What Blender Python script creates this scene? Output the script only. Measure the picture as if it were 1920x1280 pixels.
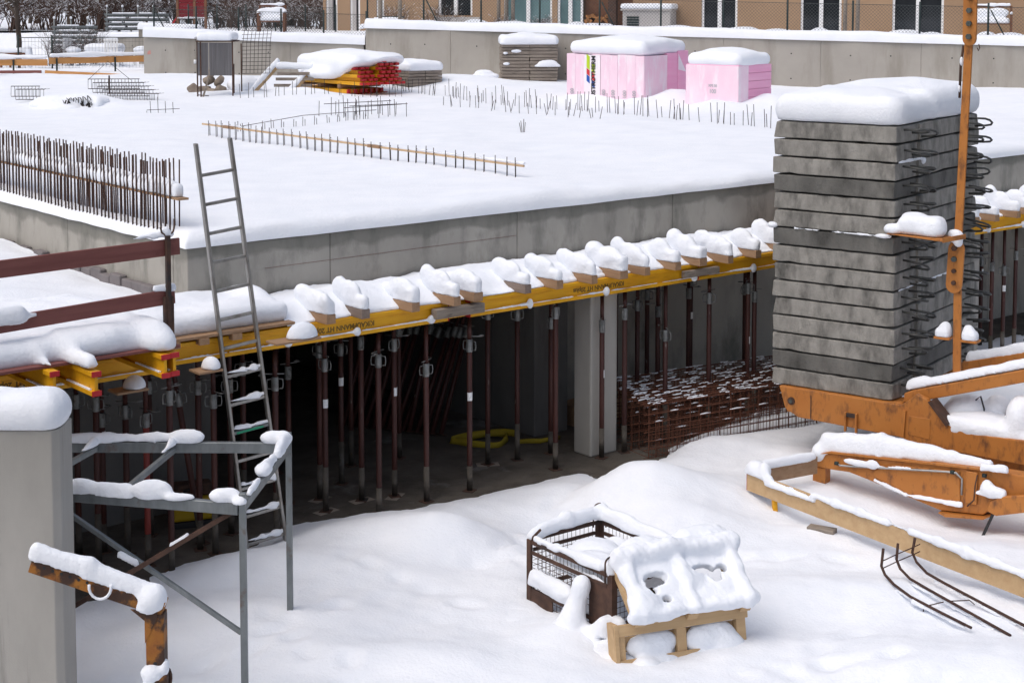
import bpy, bmesh, math, random
import numpy as np
from mathutils import Vector, Matrix, Euler
R = math.radians
random.seed(7)
for o in list(bpy.data.objects): bpy.data.objects.remove(o)
scene = bpy.context.scene
col = scene.collection

# ---------------------------------------------------------------- camera, sky, sun, exposure
cd = bpy.data.cameras.new('Camera'); cam = bpy.data.objects.new('Camera', cd); col.objects.link(cam)
cam.location = (0, 0, 5.6)
cam.rotation_euler = (R(90 - 4.3), 0, 0)          # tilt-corrected architectural lens: little pitch, lens shifted down
cd.sensor_width = 36; cd.lens = 56.25
cd.shift_y = -0.2237; cd.clip_start = 0.1; cd.clip_end = 2000
scene.camera = cam

world = bpy.data.worlds.new('World'); scene.world = world; world.use_nodes = True
wn = world.node_tree; wn.nodes.clear()
sky = wn.nodes.new('ShaderNodeTexSky'); sky.sky_type = 'NISHITA'; sky.sun_disc = False
SUN_EL, SUN_AZ = R(60), R(-128)
sky.sun_elevation = SUN_EL; sky.sun_rotation = SUN_AZ
sky.air_density = 1.0; sky.dust_density = 6.0; sky.ozone_density = 1.0; sky.altitude = 300
hsv = wn.nodes.new('ShaderNodeHueSaturation'); hsv.inputs['Saturation'].default_value = 0.8   # overcast: nearly colourless sky
bgn = wn.nodes.new('ShaderNodeBackground'); bgn.inputs['Strength'].default_value = 0.15
wo = wn.nodes.new('ShaderNodeOutputWorld')
wn.links.new(sky.outputs[0], hsv.inputs['Color']); wn.links.new(hsv.outputs[0], bgn.inputs[0]); wn.links.new(bgn.outputs[0], wo.inputs[0])

sd = bpy.data.lights.new('Sun', 'SUN'); sun = bpy.data.objects.new('Sun', sd); col.objects.link(sun)
sd.energy = 0.85; sd.angle = R(62); sd.color = (1, 0.985, 0.97)
sun.rotation_euler = Vector((math.sin(SUN_AZ) * math.cos(SUN_EL), math.cos(SUN_AZ) * math.cos(SUN_EL), math.sin(SUN_EL))).to_track_quat('Z', 'Y').to_euler()
scene.view_settings.view_transform = 'Standard'; scene.view_settings.look = 'None'
scene.view_settings.exposure = -0.04; scene.view_settings.gamma = 1.0

# ---------------------------------------------------------------- frames
ANG = math.atan2(5.6, 6.83); CO = Vector((-3.3, 16.1, 0))      # the deck's front left corner and direction
BU = Vector((math.cos(ANG), math.sin(ANG), 0)); BV = Vector((-math.sin(ANG), math.cos(ANG), 0))
def B(x, y, z=0.0): return CO + BU * x + BV * y + Vector((0, 0, z))

# ---------------------------------------------------------------- mesh builder
class MB:
    def __init__(s): s.v = []; s.f = []; s.sm = []
    def add(s, vs, fs, smooth=False):
        n = len(s.v); s.v += [tuple(p) for p in vs]
        for f in fs: s.f.append(tuple(i + n for i in f)); s.sm.append(smooth)
        return s
    def box(s, x0, x1, y0, y1, z0, z1, M=None):
        vs = [Vector((x, y, z)) for z in (z0, z1) for y in (y0, y1) for x in (x0, x1)]
        if M: vs = [M @ p for p in vs]
        return s.add(vs, [(0, 2, 3, 1), (4, 5, 7, 6), (0, 1, 5, 4), (2, 6, 7, 3), (0, 4, 6, 2), (1, 3, 7, 5)])
    def bar(s, p, q, w, h, up=(0, 0, 1)):
        p, q = Vector(p), Vector(q); d = (q - p).normalized(); a = d.cross(Vector(up))
        if a.length < 1e-4: a = d.cross(Vector((0, 1, 0)))
        a.normalize(); b_ = a.cross(d).normalized()
        vs = [c + a * (i * w / 2) + b_ * (j * h / 2) for c in (p, q) for j in (-1, 1) for i in (-1, 1)]
        return s.add(vs, [(0, 1, 3, 2), (4, 6, 7, 5), (0, 4, 5, 1), (2, 3, 7, 6), (0, 2, 6, 4), (1, 5, 7, 3)])
    def tube(s, pts, r, n=8, cap=True):
        pts = [Vector(p) for p in pts]; rs = r if isinstance(r, (list, tuple)) else [r] * len(pts)
        rings = []; prev = None
        for i, p in enumerate(pts):
            d = (pts[min(i + 1, len(pts) - 1)] - pts[max(i - 1, 0)]).normalized()
            a = prev - d * prev.dot(d) if prev else d.cross(Vector((0, 0, 1)))
            if a.length < 1e-3: a = d.cross(Vector((0, 1, 0)))
            a.normalize(); prev = a; c = d.cross(a)
            rings.append([p + (a * math.cos(2 * math.pi * k / n) + c * math.sin(2 * math.pi * k / n)) * rs[i] for k in range(n)])
        fs = [(i * n + k, i * n + (k + 1) % n, (i + 1) * n + (k + 1) % n, (i + 1) * n + k) for i in range(len(pts) - 1) for k in range(n)]
        m = len(s.v); s.add([p for rg in rings for p in rg], fs, True)
        if cap:
            s.f += [tuple(m + k for k in range(n))[::-1], tuple(m + (len(pts) - 1) * n + k for k in range(n))]; s.sm += [False, False]
        return s
    def prism(s, poly, y0, y1, M=None):       # polygon in x,z extruded along y
        n = len(poly); vs = [Vector((x, y, z)) for y in (y0, y1) for x, z in poly]
        if M: vs = [M @ p for p in vs]
        fs = [tuple(range(n)), tuple(range(2 * n - 1, n - 1, -1))] + [((i + 1) % n, i, n + i, n + (i + 1) % n) for i in range(n)]
        return s.add(vs, fs)
    def mesh(s, name, mat=None):
        me = bpy.data.meshes.new(name); me.from_pydata(s.v, [], s.f); me.update()
        me.polygons.foreach_set('use_smooth', s.sm)
        bm = bmesh.new(); bm.from_mesh(me); bmesh.ops.recalc_face_normals(bm, faces=bm.faces); bm.to_mesh(me); bm.free()
        if mat: me.materials.append(M_[mat])
        return me
    def build(s, name, mat, parent=None, bevel=0, seg=1, loc=None, rotz=None):
        return place(name, s.mesh(name, mat), parent, bevel, seg, loc, rotz)
def place(name, me, parent=None, bevel=0, seg=1, loc=None, rotz=None):
    o = bpy.data.objects.new(name, me); col.objects.link(o)
    if parent: o.parent = parent
    if loc is not None: o.location = loc
    if rotz is not None: o.rotation_euler = (0, 0, rotz)
    if bevel:
        m = o.modifiers.new('bevel', 'BEVEL'); m.width = bevel; m.segments = seg; m.limit_method = 'ANGLE'; m.angle_limit = R(40); m.harden_normals = False
    return o
def tag(o, label=None, cat=None, group=None, kind=None):
    if label: o['label'] = label
    if cat: o['category'] = cat
    if group: o['group'] = group
    if kind: o['kind'] = kind
    return o
def thing(name, label, cat, loc=(0, 0, 0), rotz=0, group=None):
    o = bpy.data.objects.new(name, None); col.objects.link(o); o.empty_display_size = 0.1
    o.location = loc; o.rotation_euler = (0, 0, rotz)
    return tag(o, label, cat, group)
def copy_tree(o, parent=None):
    c = o.copy(); col.objects.link(c); c.parent = parent
    for ch in list(o.children): copy_tree(ch, c)
    return c

# ---------------------------------------------------------------- snow: smooth union of soft shapes, polygonised
def _noise(P, sc, seed):
    rs = np.random.RandomState(seed); out = 0
    for amp, f in ((1, 1), (.5, 2.1), (.3, 4.3), (.2, 9.1)):
        for _ in range(3):
            k = rs.normal(size=3); k /= np.linalg.norm(k); out = out + amp * np.sin((P @ k) * sc * f + rs.uniform(0, 6.28)) / 3
    return out
def _sdf(P, pr):
    t = pr[0]
    if t == 'e':
        q = P - np.array(pr[1]); r = np.array(pr[2], float)
        if len(pr) > 3: c, s_ = math.cos(-pr[3]), math.sin(-pr[3]); q = np.stack([q[..., 0] * c - q[..., 1] * s_, q[..., 0] * s_ + q[..., 1] * c, q[..., 2]], -1)
        k0 = np.linalg.norm(q / r, axis=-1); k1 = np.linalg.norm(q / (r * r), axis=-1) + 1e-9
        return k0 * (k0 - 1) / k1
    if t == 'b':
        q = P - np.array(pr[1]); h = np.array(pr[2], float); rd = pr[3]
        if len(pr) > 4: c, s_ = math.cos(-pr[4]), math.sin(-pr[4]); q = np.stack([q[..., 0] * c - q[..., 1] * s_, q[..., 0] * s_ + q[..., 1] * c, q[..., 2]], -1)
        d = np.abs(q) - (h - rd)
        return np.linalg.norm(np.maximum(d, 0), axis=-1) + np.minimum(d.max(-1), 0) - rd
    if t == 'c':
        pa, pb_ = np.array(pr[1], float), np.array(pr[2], float); dh = math.hypot(*(pb_ - pa)[:2])
        if dh > .8 * abs(pb_[2] - pa[2]):              # a ridge of snow lying on a bar: flat below, rounded above
            bx = (pb_ - pa)[:2]; h = np.clip(((P[..., :2] - pa[:2]) @ bx) / (bx @ bx), 0, 1); r = pr[3] + (pr[4] - pr[3]) * h
            lat = np.linalg.norm(P[..., :2] - pa[:2] - h[..., None] * bx, axis=-1); v = P[..., 2] - (pa[2] + (pb_[2] - pa[2]) * h - .7 * r)
            q = (lat / (.78 * r)) ** 2.6 + (np.abs(v) / (1.55 * r)) ** 2.6
            return np.maximum((q ** (1 / 2.6) - 1) * r, -v)
        a = np.array(pr[1], float); b_ = np.array(pr[2], float); r0, r1 = pr[3], pr[4]; ba = b_ - a
        h = np.clip(((P - a) @ ba) / (ba @ ba), 0, 1)
        return np.linalg.norm(P - a - h[..., None] * ba, axis=-1) - (r0 + (r1 - r0) * h)
def _bounds(pr):
    if pr[0] == 'e': r = np.array(pr[2], float); r = np.array([max(r[:2])] * 2 + [r[2]]) if len(pr) > 3 else r; return np.array(pr[1]) - r, np.array(pr[1]) + r
    if pr[0] == 'b': r = np.array(pr[2], float); r = np.array([math.hypot(r[0], r[1])] * 2 + [r[2]]) if len(pr) > 4 else r; return np.array(pr[1]) - r, np.array(pr[1]) + r
    r = max(pr[3], pr[4]); a = np.array(pr[1], float); b_ = np.array(pr[2], float)
    return np.minimum(a, b_) - r, np.maximum(a, b_) + r
def snow_mesh(prims, res=.02, k=.03, noise=.008, nsc=9, floor=None, seed=1, cut=None):
    lo = np.min([_bounds(p)[0] for p in prims], 0) - 3 * res - noise; hi = np.max([_bounds(p)[1] for p in prims], 0) + 3 * res + noise
    if floor is not None: lo[2] = max(lo[2], floor - 2.5 * res)
    n = np.ceil((hi - lo) / res).astype(int) + 1
    while n.prod() > 900000: res *= 1.15; n = np.ceil((hi - lo) / res).astype(int) + 1
    ax = [lo[i] + res * np.arange(n[i]) for i in range(3)]
    P = np.stack(np.meshgrid(*ax, indexing='ij'), -1)
    d = None
    for pr in prims:
        e = _sdf(P, pr)
        if d is None: d = e
        else:
            h = np.clip(.5 + .5 * (e - d) / k, 0, 1); d = e * (1 - h) + d * h - k * h * (1 - h)
    if noise: d = d + noise * _noise(P, nsc, seed)
    if floor is not None: d = np.maximum(d, floor - P[..., 2])
    if cut is not None: d = np.maximum(d, cut(P))
    ins = d < 0
    ins[0] = ins[-1] = False; ins[:, 0] = ins[:, -1] = False; ins[:, :, 0] = ins[:, :, -1] = False
    d = np.where(ins, np.minimum(d, -1e-5), np.maximum(d, 1e-5))
    c = [d[i:n[0] - 1 + i, j:n[1] - 1 + j, l:n[2] - 1 + l] for i in (0, 1) for j in (0, 1) for l in (0, 1)]
    cs = [x < 0 for x in c]; tot = sum(x.astype(int) for x in cs); act = (tot > 0) & (tot < 8)
    idx = -np.ones(act.shape, int); idx[act] = np.arange(act.sum())
    off = [(i, j, l) for i in (0, 1) for j in (0, 1) for l in (0, 1)]
    acc = np.zeros((act.sum(), 3)); cnt = np.zeros(act.sum())
    for a in range(8):
        for b_ in range(a + 1, 8):
            if sum(abs(off[a][i] - off[b_][i]) for i in range(3)) != 1: continue
            da = c[a][act]; db = c[b_][act]; m = (da < 0) != (db < 0)
            t = da / np.where(m, da - db, 1)
            p = np.array(off[a]) + t[:, None] * (np.array(off[b_]) - np.array(off[a]))
            acc[m] += p[m]; cnt[m] += 1
    V = lo + res * (np.argwhere(act) + acc / np.maximum(cnt, 1)[:, None])
    F = []
    for a in range(3):
        b_, e = (a + 1) % 3, (a + 2) % 3
        s0 = [slice(None)] * 3; s1 = [slice(None)] * 3; s0[a] = slice(0, -1); s1[a] = slice(1, None)
        A = ins[tuple(s0)]; Bn = ins[tuple(s1)]; ch = np.argwhere(A != Bn)
        if not len(ch): continue
        fl = A[tuple(ch.T)]
        def nb(db, de):
            q = ch.copy(); q[:, b_] += db; q[:, e] += de; return idx[tuple(q.T)]
        q = np.stack([nb(-1, -1), nb(0, -1), nb(0, 0), nb(-1, 0)], 1)
        q[~fl] = q[~fl][:, ::-1]
        F.append(q)
    F = np.concatenate(F); F = F[(F >= 0).all(1)]
    lab = np.arange(len(V))                                # loose lumps become pieces of their own
    while True:
        m = lab[F].min(1); new = lab.copy()
        for j in range(4): np.minimum.at(new, F[:, j], m)
        new = new[new]
        if (new == lab).all(): break
        lab = new
    out = []
    for u_ in np.unique(lab):
        vi = np.where(lab == u_)[0]
        if len(vi) < 40 and len(out): continue
        mp = -np.ones(len(V), int); mp[vi] = np.arange(len(vi)); f = mp[F[lab[F[:, 0]] == u_]]
        me = bpy.data.meshes.new('snow'); me.from_pydata(V[vi].tolist(), [], f.tolist()); me.update()
        me.polygons.foreach_set('use_smooth', [True] * len(me.polygons)); me.materials.append(M_['snow']); out.append(me)
    return out
def snow(name, prims, parent=None, **kw):
    return [place(name, me, parent) for me in snow_mesh(prims, **kw)][0]

# ---------------------------------------------------------------- materials
M_ = {}
def mk(name, c1, c2, scale=(3, 3, 3), lo=.35, hi=.65, rough=.7, metal=0, c3=None, s3=(1, 1, 1), lo3=.55, hi3=.7, bump=.0, bs=60, world_co=False, spec=.4, detail=6, bsv=None, transmission=0, alpha=1):
    m = bpy.data.materials.new(name); m.use_nodes = True; nt = m.node_tree; N = nt.nodes; L = nt.links; bs_ = N['Principled BSDF']
    if world_co: co = N.new('ShaderNodeNewGeometry').outputs['Position']
    else:
        tc = N.new('ShaderNodeTexCoord'); oi = N.new('ShaderNodeObjectInfo'); mul = N.new('ShaderNodeMath'); mul.operation = 'MULTIPLY'; mul.inputs[1].default_value = 37
        L.new(oi.outputs['Random'], mul.inputs[0]); ad = N.new('ShaderNodeVectorMath'); ad.operation = 'ADD'
        L.new(tc.outputs['Object'], ad.inputs[0]); L.new(mul.outputs[0], ad.inputs[1]); co = ad.outputs[0]
    def nz(sc, det):
        mp = N.new('ShaderNodeMapping'); mp.inputs['Scale'].default_value = sc; L.new(co, mp.inputs['Vector'])
        t = N.new('ShaderNodeTexNoise'); t.inputs['Scale'].default_value = 1; t.inputs['Detail'].default_value = det; t.inputs['Roughness'].default_value = .62
        L.new(mp.outputs[0], t.inputs['Vector']); return t.outputs['Fac']
    def ramp(f, a, b_):
        r = N.new('ShaderNodeMapRange'); r.inputs['From Min'].default_value = a; r.inputs['From Max'].default_value = b_; L.new(f, r.inputs['Value']); return r.outputs['Result']
    mx = N.new('ShaderNodeMix'); mx.data_type = 'RGBA'; mx.inputs['A'].default_value = (*c1, 1); mx.inputs['B'].default_value = (*c2, 1)
    L.new(ramp(nz(scale, detail), lo, hi), mx.inputs['Factor']); out = mx.outputs['Result']
    if c3:
        m2 = N.new('ShaderNodeMix'); m2.data_type = 'RGBA'; m2.inputs['B'].default_value = (*c3, 1); L.new(out, m2.inputs['A'])
        L.new(ramp(nz(s3, 8), lo3, hi3), m2.inputs['Factor']); out = m2.outputs['Result']
    L.new(out, bs_.inputs['Base Color']); bs_.inputs['Roughness'].default_value = rough; bs_.inputs['Metallic'].default_value = metal
    bs_.inputs['Specular IOR Level'].default_value = spec
    if transmission: bs_.inputs['Transmission Weight'].default_value = transmission
    if alpha < 1: bs_.inputs['Alpha'].default_value = alpha
    if bump:
        bp = N.new('ShaderNodeBump'); bp.inputs['Strength'].default_value = 1; bp.inputs['Distance'].default_value = bump
        L.new(nz(bsv or (bs, bs, bs), 5), bp.inputs['Height']); L.new(bp.outputs[0], bs_.inputs['Normal'])
    M_[name] = m; return m
mk('snow', (.82, .852, .905), (.87, .895, .94), (2, 2, 2), rough=.75, bump=.008, bs=30, world_co=True, spec=.15)
mk('concrete', (.32, .30, .265), (.43, .405, .36), (1.3, 1.3, .8), .3, .7, .85, c3=(.17, .168, .145), s3=(2.6, 2.6, 1.1), lo3=.5, hi3=.72, bump=.003, bs=70, world_co=True)
mk('concrete_smooth', (.33, .315, .285), (.42, .40, .365), (2, 2, .6), .3, .7, .8, c3=(.22, .21, .19), s3=(9, 9, .5), lo3=.62, hi3=.8, bump=.0015, bs=90, world_co=True)
mk('concrete_warm', (.33, .305, .27), (.43, .40, .355), (.5, .5, .5), .3, .7, .85, c3=(.26, .235, .195), s3=(1.6, 1.6, .35), lo3=.5, hi3=.75, bump=.003, bs=40, world_co=True)
mk('concrete_block', (.215, .205, .185), (.33, .315, .285), (9, 9, 5), .32, .68, .9, c3=(.045, .044, .040), s3=(5, 5, 2.2), lo3=.46, hi3=.76, bump=.008, bs=42)
mk('concrete_block_dark', (.10, .098, .09), (.2, .192, .175), (8, 8, 4), .3, .68, .9, c3=(.035, .034, .031), s3=(4, 4, 2), lo3=.45, hi3=.7, bump=.008, bs=42)
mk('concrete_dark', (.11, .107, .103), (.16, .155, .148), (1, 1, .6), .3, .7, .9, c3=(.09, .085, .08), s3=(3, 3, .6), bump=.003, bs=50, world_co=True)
mk('floor_dirt', (.06, .051, .041), (.13, .112, .093), (2.2, 2.2, 2.2), .35, .7, .95, c3=(.26, .255, .25), s3=(1.6, 1.6, 1.6), lo3=.6, hi3=.8, bump=.012, bs=18, world_co=True)
mk('yellow', (.68, .32, .006), (.78, .41, .01), (1.5, 12, 12), .35, .7, .5, c3=(.40, .15, .008), s3=(3, 22, 22), lo3=.58, hi3=.8, bump=.001, bs=60)
mk('red_cap', (.42, .015, .02), (.5, .02, .025), rough=.5)
mk('timber', (.28, .165, .09), (.37, .235, .14), (2, 22, 22), .3, .7, .75, c3=(.2, .1, .045), s3=(3, 14, 14), lo3=.6, hi3=.75, bump=.002, bsv=(5, 80, 80))
mk('timber_y', (.28, .165, .09), (.37, .235, .14), (22, 2, 22), .3, .7, .75, c3=(.2, .1, .045), s3=(14, 3, 14), lo3=.6, hi3=.75, bump=.002, bsv=(80, 5, 80))
mk('timber_grey_y', (.17, .125, .1), (.26, .2, .165), (22, 2, 22), .3, .7, .8, c3=(.1, .075, .06), s3=(14, 3, 14), lo3=.58, hi3=.75, bump=.002, bsv=(80, 5, 80))
mk('timber_grey', (.2, .165, .135), (.31, .265, .22), (2, 25, 25), .3, .7, .85, c3=(.1, .08, .065), s3=(3, 14, 14), lo3=.55, hi3=.72, bump=.003, bsv=(5, 80, 80))
mk('board_light', (.46, .30, .155), (.56, .39, .215), (1.2, 14, 14), .3, .7, .7, c3=(.16, .09, .04), s3=(6, 9, 9), lo3=.68, hi3=.76, bump=.0015, bsv=(5, 80, 80))
mk('batten_pale', (.5, .34, .2), (.6, .43, .27), (22, 2, 22), rough=.8)
mk('board_orange', (.48, .22, .07), (.58, .3, .11), (1.2, 14, 14), .3, .7, .7, c3=(.3, .13, .05), s3=(6, 9, 9), lo3=.65, hi3=.8)
mk('board_red', (.16, .052, .045), (.23, .085, .072), (1.2, 18, 18), .3, .7, .7, c3=(.07, .022, .02), s3=(5, 8, 8), lo3=.62, hi3=.75, bump=.0015, bsv=(5, 80, 80))
mk('prop_red', (.042, .014, .012), (.075, .024, .018), (9, 9, 3), .35, .7, .55, c3=(.22, .2, .18), s3=(14, 14, 6), lo3=.66, hi3=.74, bump=.001, bs=60)
mk('prop_bright', (.19, .028, .022), (.24, .045, .035), (9, 9, 3), rough=.5, c3=(.12, .05, .04), s3=(9, 9, 6), lo3=.6, hi3=.75)
mk('collar_steel', (.16, .165, .16), (.25, .255, .25), (14, 14, 14), rough=.5, metal=.5, c3=(.09, .07, .06), s3=(9, 9, 9))
mk('galv', (.32, .33, .33), (.43, .44, .43), (12, 12, 12), .3, .7, .42, .8, c3=(.16, .14, .12), s3=(5, 5, 5), lo3=.58, hi3=.75)
mk('steel_frame', (.16, .175, .18), (.25, .27, .275), (9, 9, 3), .3, .7, .5, .55, c3=(.13, .075, .05), s3=(5, 5, 5), lo3=.6, hi3=.75)
mk('aluminium', (.26, .25, .235), (.36, .35, .33), (14, 14, 4), .3, .7, .42, .75, c3=(.17, .15, .13), s3=(6, 6, 4), lo3=.52, hi3=.7)
mk('rebar', (.042, .022, .017), (.075, .036, .024), (30, 30, 30), rough=.8, bump=.001, bs=200)
mk('rebar_rust', (.085, .03, .016), (.14, .05, .026), (30, 30, 30), rough=.85)
mk('rebar_dark', (.035, .028, .026), (.06, .045, .04), (20, 20, 20), rough=.7)
mk('loop_steel', (.06, .062, .06), (.1, .1, .095), (20, 20, 20), rough=.55, metal=.4)
mk('rust_dark', (.055, .03, .022), (.1, .052, .035), (9, 9, 9), rough=.8, c3=(.03, .028, .028), s3=(4, 4, 4))
mk('crane_orange', (.42, .15, .03), (.48, .19, .042), (2.5, 2.5, 2.5), .3, .7, .5, c3=(.17, .068, .026), s3=(11, 11, 5), lo3=.52, hi3=.7, bump=.001, bs=40)
mk('rust_orange', (.37, .15, .02), (.28, .1, .02), (8, 8, 8), .35, .65, .7, c3=(.055, .028, .018), s3=(5, 5, 5), lo3=.44, hi3=.54, bump=.003, bs=60)
mk('bolt_steel', (.07, .085, .08), (.12, .13, .12), (20, 20, 20), rough=.5, metal=.5)
mk('pink', (.86, .38, .58), (.89, .47, .64), (.6, .6, 14), .3, .7, .7)
mk('pink_film', (.87, .60, .72), (.9, .72, .8), (2.5, 2.5, 1.2), .3, .7, .35, c3=(.88, .82, .86), s3=(5, 5, 1.3), lo3=.52, hi3=.68, bump=.006, bsv=(9, 9, 3))
mk('film_white', (.86, .78, .83), (.9, .86, .89), (4, 4, 4), rough=.3)
mk('black_paint', (.02, .02, .022), (.03, .03, .03), rough=.6)
mk('stamp_ink', (.16, .09, .02), (.2, .11, .02), rough=.7)
mk('print_grey', (.45, .42, .47), (.5, .47, .5), rough=.5)
mk('print_lime', (.45, .62, .02), (.5, .66, .03), rough=.5)
mk('print_blue', (.02, .09, .4), (.03, .1, .42), rough=.5)
mk('print_red', (.6, .03, .04), (.62, .04, .05), rough=.5)
mk('white_paint', (.78, .78, .78), (.82, .82, .82), rough=.5)
mk('grey_sheet', (.115, .11, .115), (.16, .155, .16), (3, 3, .6), rough=.55, c3=(.09, .08, .08), s3=(20, 20, .5))
mk('house_tan', (.34, .225, .14), (.375, .25, .158), (1.2, 1.2, 1.2), rough=.9, bump=.002, bs=40, world_co=True)
mk('house_brown', (.30, .20, .13), (.33, .22, .145), (1.2, 1.2, 1.2), rough=.9, world_co=True)
mk('house_grey', (.42, .4, .39), (.48, .46, .44), (1.2, 1.2, 1.2), rough=.9, world_co=True)
mk('glass_dark', (.015, .018, .022), (.03, .034, .04), (1.2, 1.2, .6), rough=.08, spec=.6)
mk('glass_teal', (.09, .16, .17), (.16, .25, .26), (1.2, 1.2, .6), rough=.1, spec=.6)
mk('green_metal', (.012, .025, .025), (.02, .035, .034), rough=.5)
mk('wire', (.05, .06, .06), (.08, .09, .085), rough=.6)
mk('bark', (.05, .036, .028), (.1, .078, .062), (4, 4, 2), rough=.95)
mk('twig', (.075, .045, .035), (.12, .075, .058), (4, 4, 2), rough=.95)
mk('red_board', (.2, .014, .022), (.25, .02, .03), (1, 9, 9), rough=.6)
mk('teak', (.13, .055, .03), (.19, .085, .045), (6, 6, 6), rough=.7)
mk('leaf_black', (.012, .01, .01), (.03, .025, .022), (6, 6, 6), rough=.8)
mk('sling_yellow', (.27, .2, .012), (.33, .25, .015), (8, 8, 8), rough=.8)
mk('machine_yellow', (.45, .28, .012), (.5, .32, .015), rough=.5)
mk('brick_brown', (.2, .1, .06), (.28, .15, .09), (8, 8, 8), rough=.9)
mk('stone', (.2, .16, .13), (.3, .25, .2), (6, 6, 6), rough=.9)
mk('block_grey', (.15, .135, .135), (.2, .18, .18), (4, 4, 4), rough=.95, bump=.006, bs=30)
mk('firewood', (.32, .14, .05), (.42, .2, .08), (8, 8, 8), rough=.9)

def damp_edge(src, name, z0, z1):            # the cast face of the deck edge: a darker damp course along the top with a ragged lower border
    m = M_[src].copy(); m.name = name; nt = m.node_tree; N, L = nt.nodes, nt.links; bs_ = N['Principled BSDF']; old = bs_.inputs['Base Color'].links[0].from_socket
    g = N.new('ShaderNodeNewGeometry'); sx_ = N.new('ShaderNodeSeparateXYZ'); L.new(g.outputs['Position'], sx_.inputs[0])
    t = N.new('ShaderNodeTexNoise'); t.inputs['Scale'].default_value = 2.2; t.inputs['Detail'].default_value = 7; L.new(g.outputs['Position'], t.inputs['Vector'])
    a = N.new('ShaderNodeMath'); a.operation = 'MULTIPLY_ADD'; a.inputs[1].default_value = .28; L.new(t.outputs['Fac'], a.inputs[0]); L.new(sx_.outputs['Z'], a.inputs[2])
    r = N.new('ShaderNodeMapRange'); r.inputs['From Min'].default_value = z0; r.inputs['From Max'].default_value = z1; r.inputs['To Max'].default_value = .6; L.new(a.outputs[0], r.inputs['Value'])
    x = N.new('ShaderNodeMix'); x.data_type = 'RGBA'; x.inputs['B'].default_value = (.15, .148, .125, 1); L.new(old, x.inputs['A']); L.new(r.outputs['Result'], x.inputs['Factor']); L.new(x.outputs['Result'], bs_.inputs['Base Color'])
    M_[name] = m
damp_edge('concrete', 'concrete_edge', 2.98, 3.03)

# ---------------------------------------------------------------- ground, yard, deck
def n2(x, y, sc, seed): return _noise(np.stack([x, y, np.zeros_like(x)], -1), sc, seed)
def grid_mesh(name, X, Y, Z, mat):
    nx, ny = X.shape; V = np.stack([X, Y, Z], -1).reshape(-1, 3)
    i = np.arange(nx - 1)[:, None] * ny + np.arange(ny - 1)[None, :]
    F = np.stack([i, i + ny, i + ny + 1, i + 1], -1).reshape(-1, 4)
    me = bpy.data.meshes.new(name); me.from_pydata(V.tolist(), [], F.tolist()); me.update()
    me.polygons.foreach_set('use_smooth', [True] * len(me.polygons)); me.materials.append(M_[mat]); return me
def struct(o): o['kind'] = 'structure'; return o
def sst(x, a, b_): t = np.clip((x - a) / (b_ - a), 0, 1); return t * t * (3 - 2 * t)

mb = MB(); mb.add([(-400, -60, -.25), (400, -60, -.25), (400, 900, -.25), (-400, 900, -.25)], [(0, 1, 2, 3)])
struct(mb.build('ground', 'floor_dirt'))

_fr = random.Random(31); PRINTS = []
for (ax_, ay_, bx_, by_, n_) in ((.3, 14.2, .05, 15.6, 9), (-2.6, 12.2, -1.2, 13.9, 8), (2.0, 12.2, 3.0, 13.3, 7), (.2, 11.6, 2.3, 12.3, 9), (-1.0, 11.9, -2.0, 13.2, 6), (2.3, 15.2, 3.3, 14.9, 5), (-.3, 14.9, 1.0, 15.3, 6), (2.2, 11.8, 3.4, 12.3, 9), (1.9, 12.6, 3.2, 12.7, 8), (-1.6, 14.6, -.4, 13.9, 6), (.0, 15.2, .5, 16.6, 8)):
    for i_ in range(n_):
        f_ = i_ / (n_ - 1); PRINTS.append((ax_ + (bx_ - ax_) * f_ + _fr.uniform(-.1, .1), ay_ + (by_ - ay_) * f_ + _fr.uniform(-.1, .1), _fr.uniform(.10, .17), _fr.uniform(.07, .11), math.atan2(by_ - ay_, bx_ - ax_) + _fr.uniform(-.4, .4), _fr.uniform(.03, .07)))
MOUNDS = [(-.45, 15.35, .75, .42, .27), (-1.1, 15.3, .7, .5, .08), (1.35, 16.75, .8, .5, .38), (.75, 16.5, .5, .35, .10), (1.75, 15.9, .6, .5, .24), (2.2, 16.9, .8, .5, .12),
          (-2.6, 13.4, 1.2, .7, .12), (-.9, 12.6, 1.1, .35, .10), (1.3, 12.4, 1.0, .5, .08), (.36, 13.2, .35, .35, .12), (2.6, 14.2, 1.3, .3, .10), (3.4, 12.6, .8, .4, .08),
          (-2.0, 14.6, .8, .4, .10), (4.3, 16.5, 1.5, .7, -.12), (-1.9, 11.4, .6, .4, .06), (1.75, 13.1, .5, .35, .07)]
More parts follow.
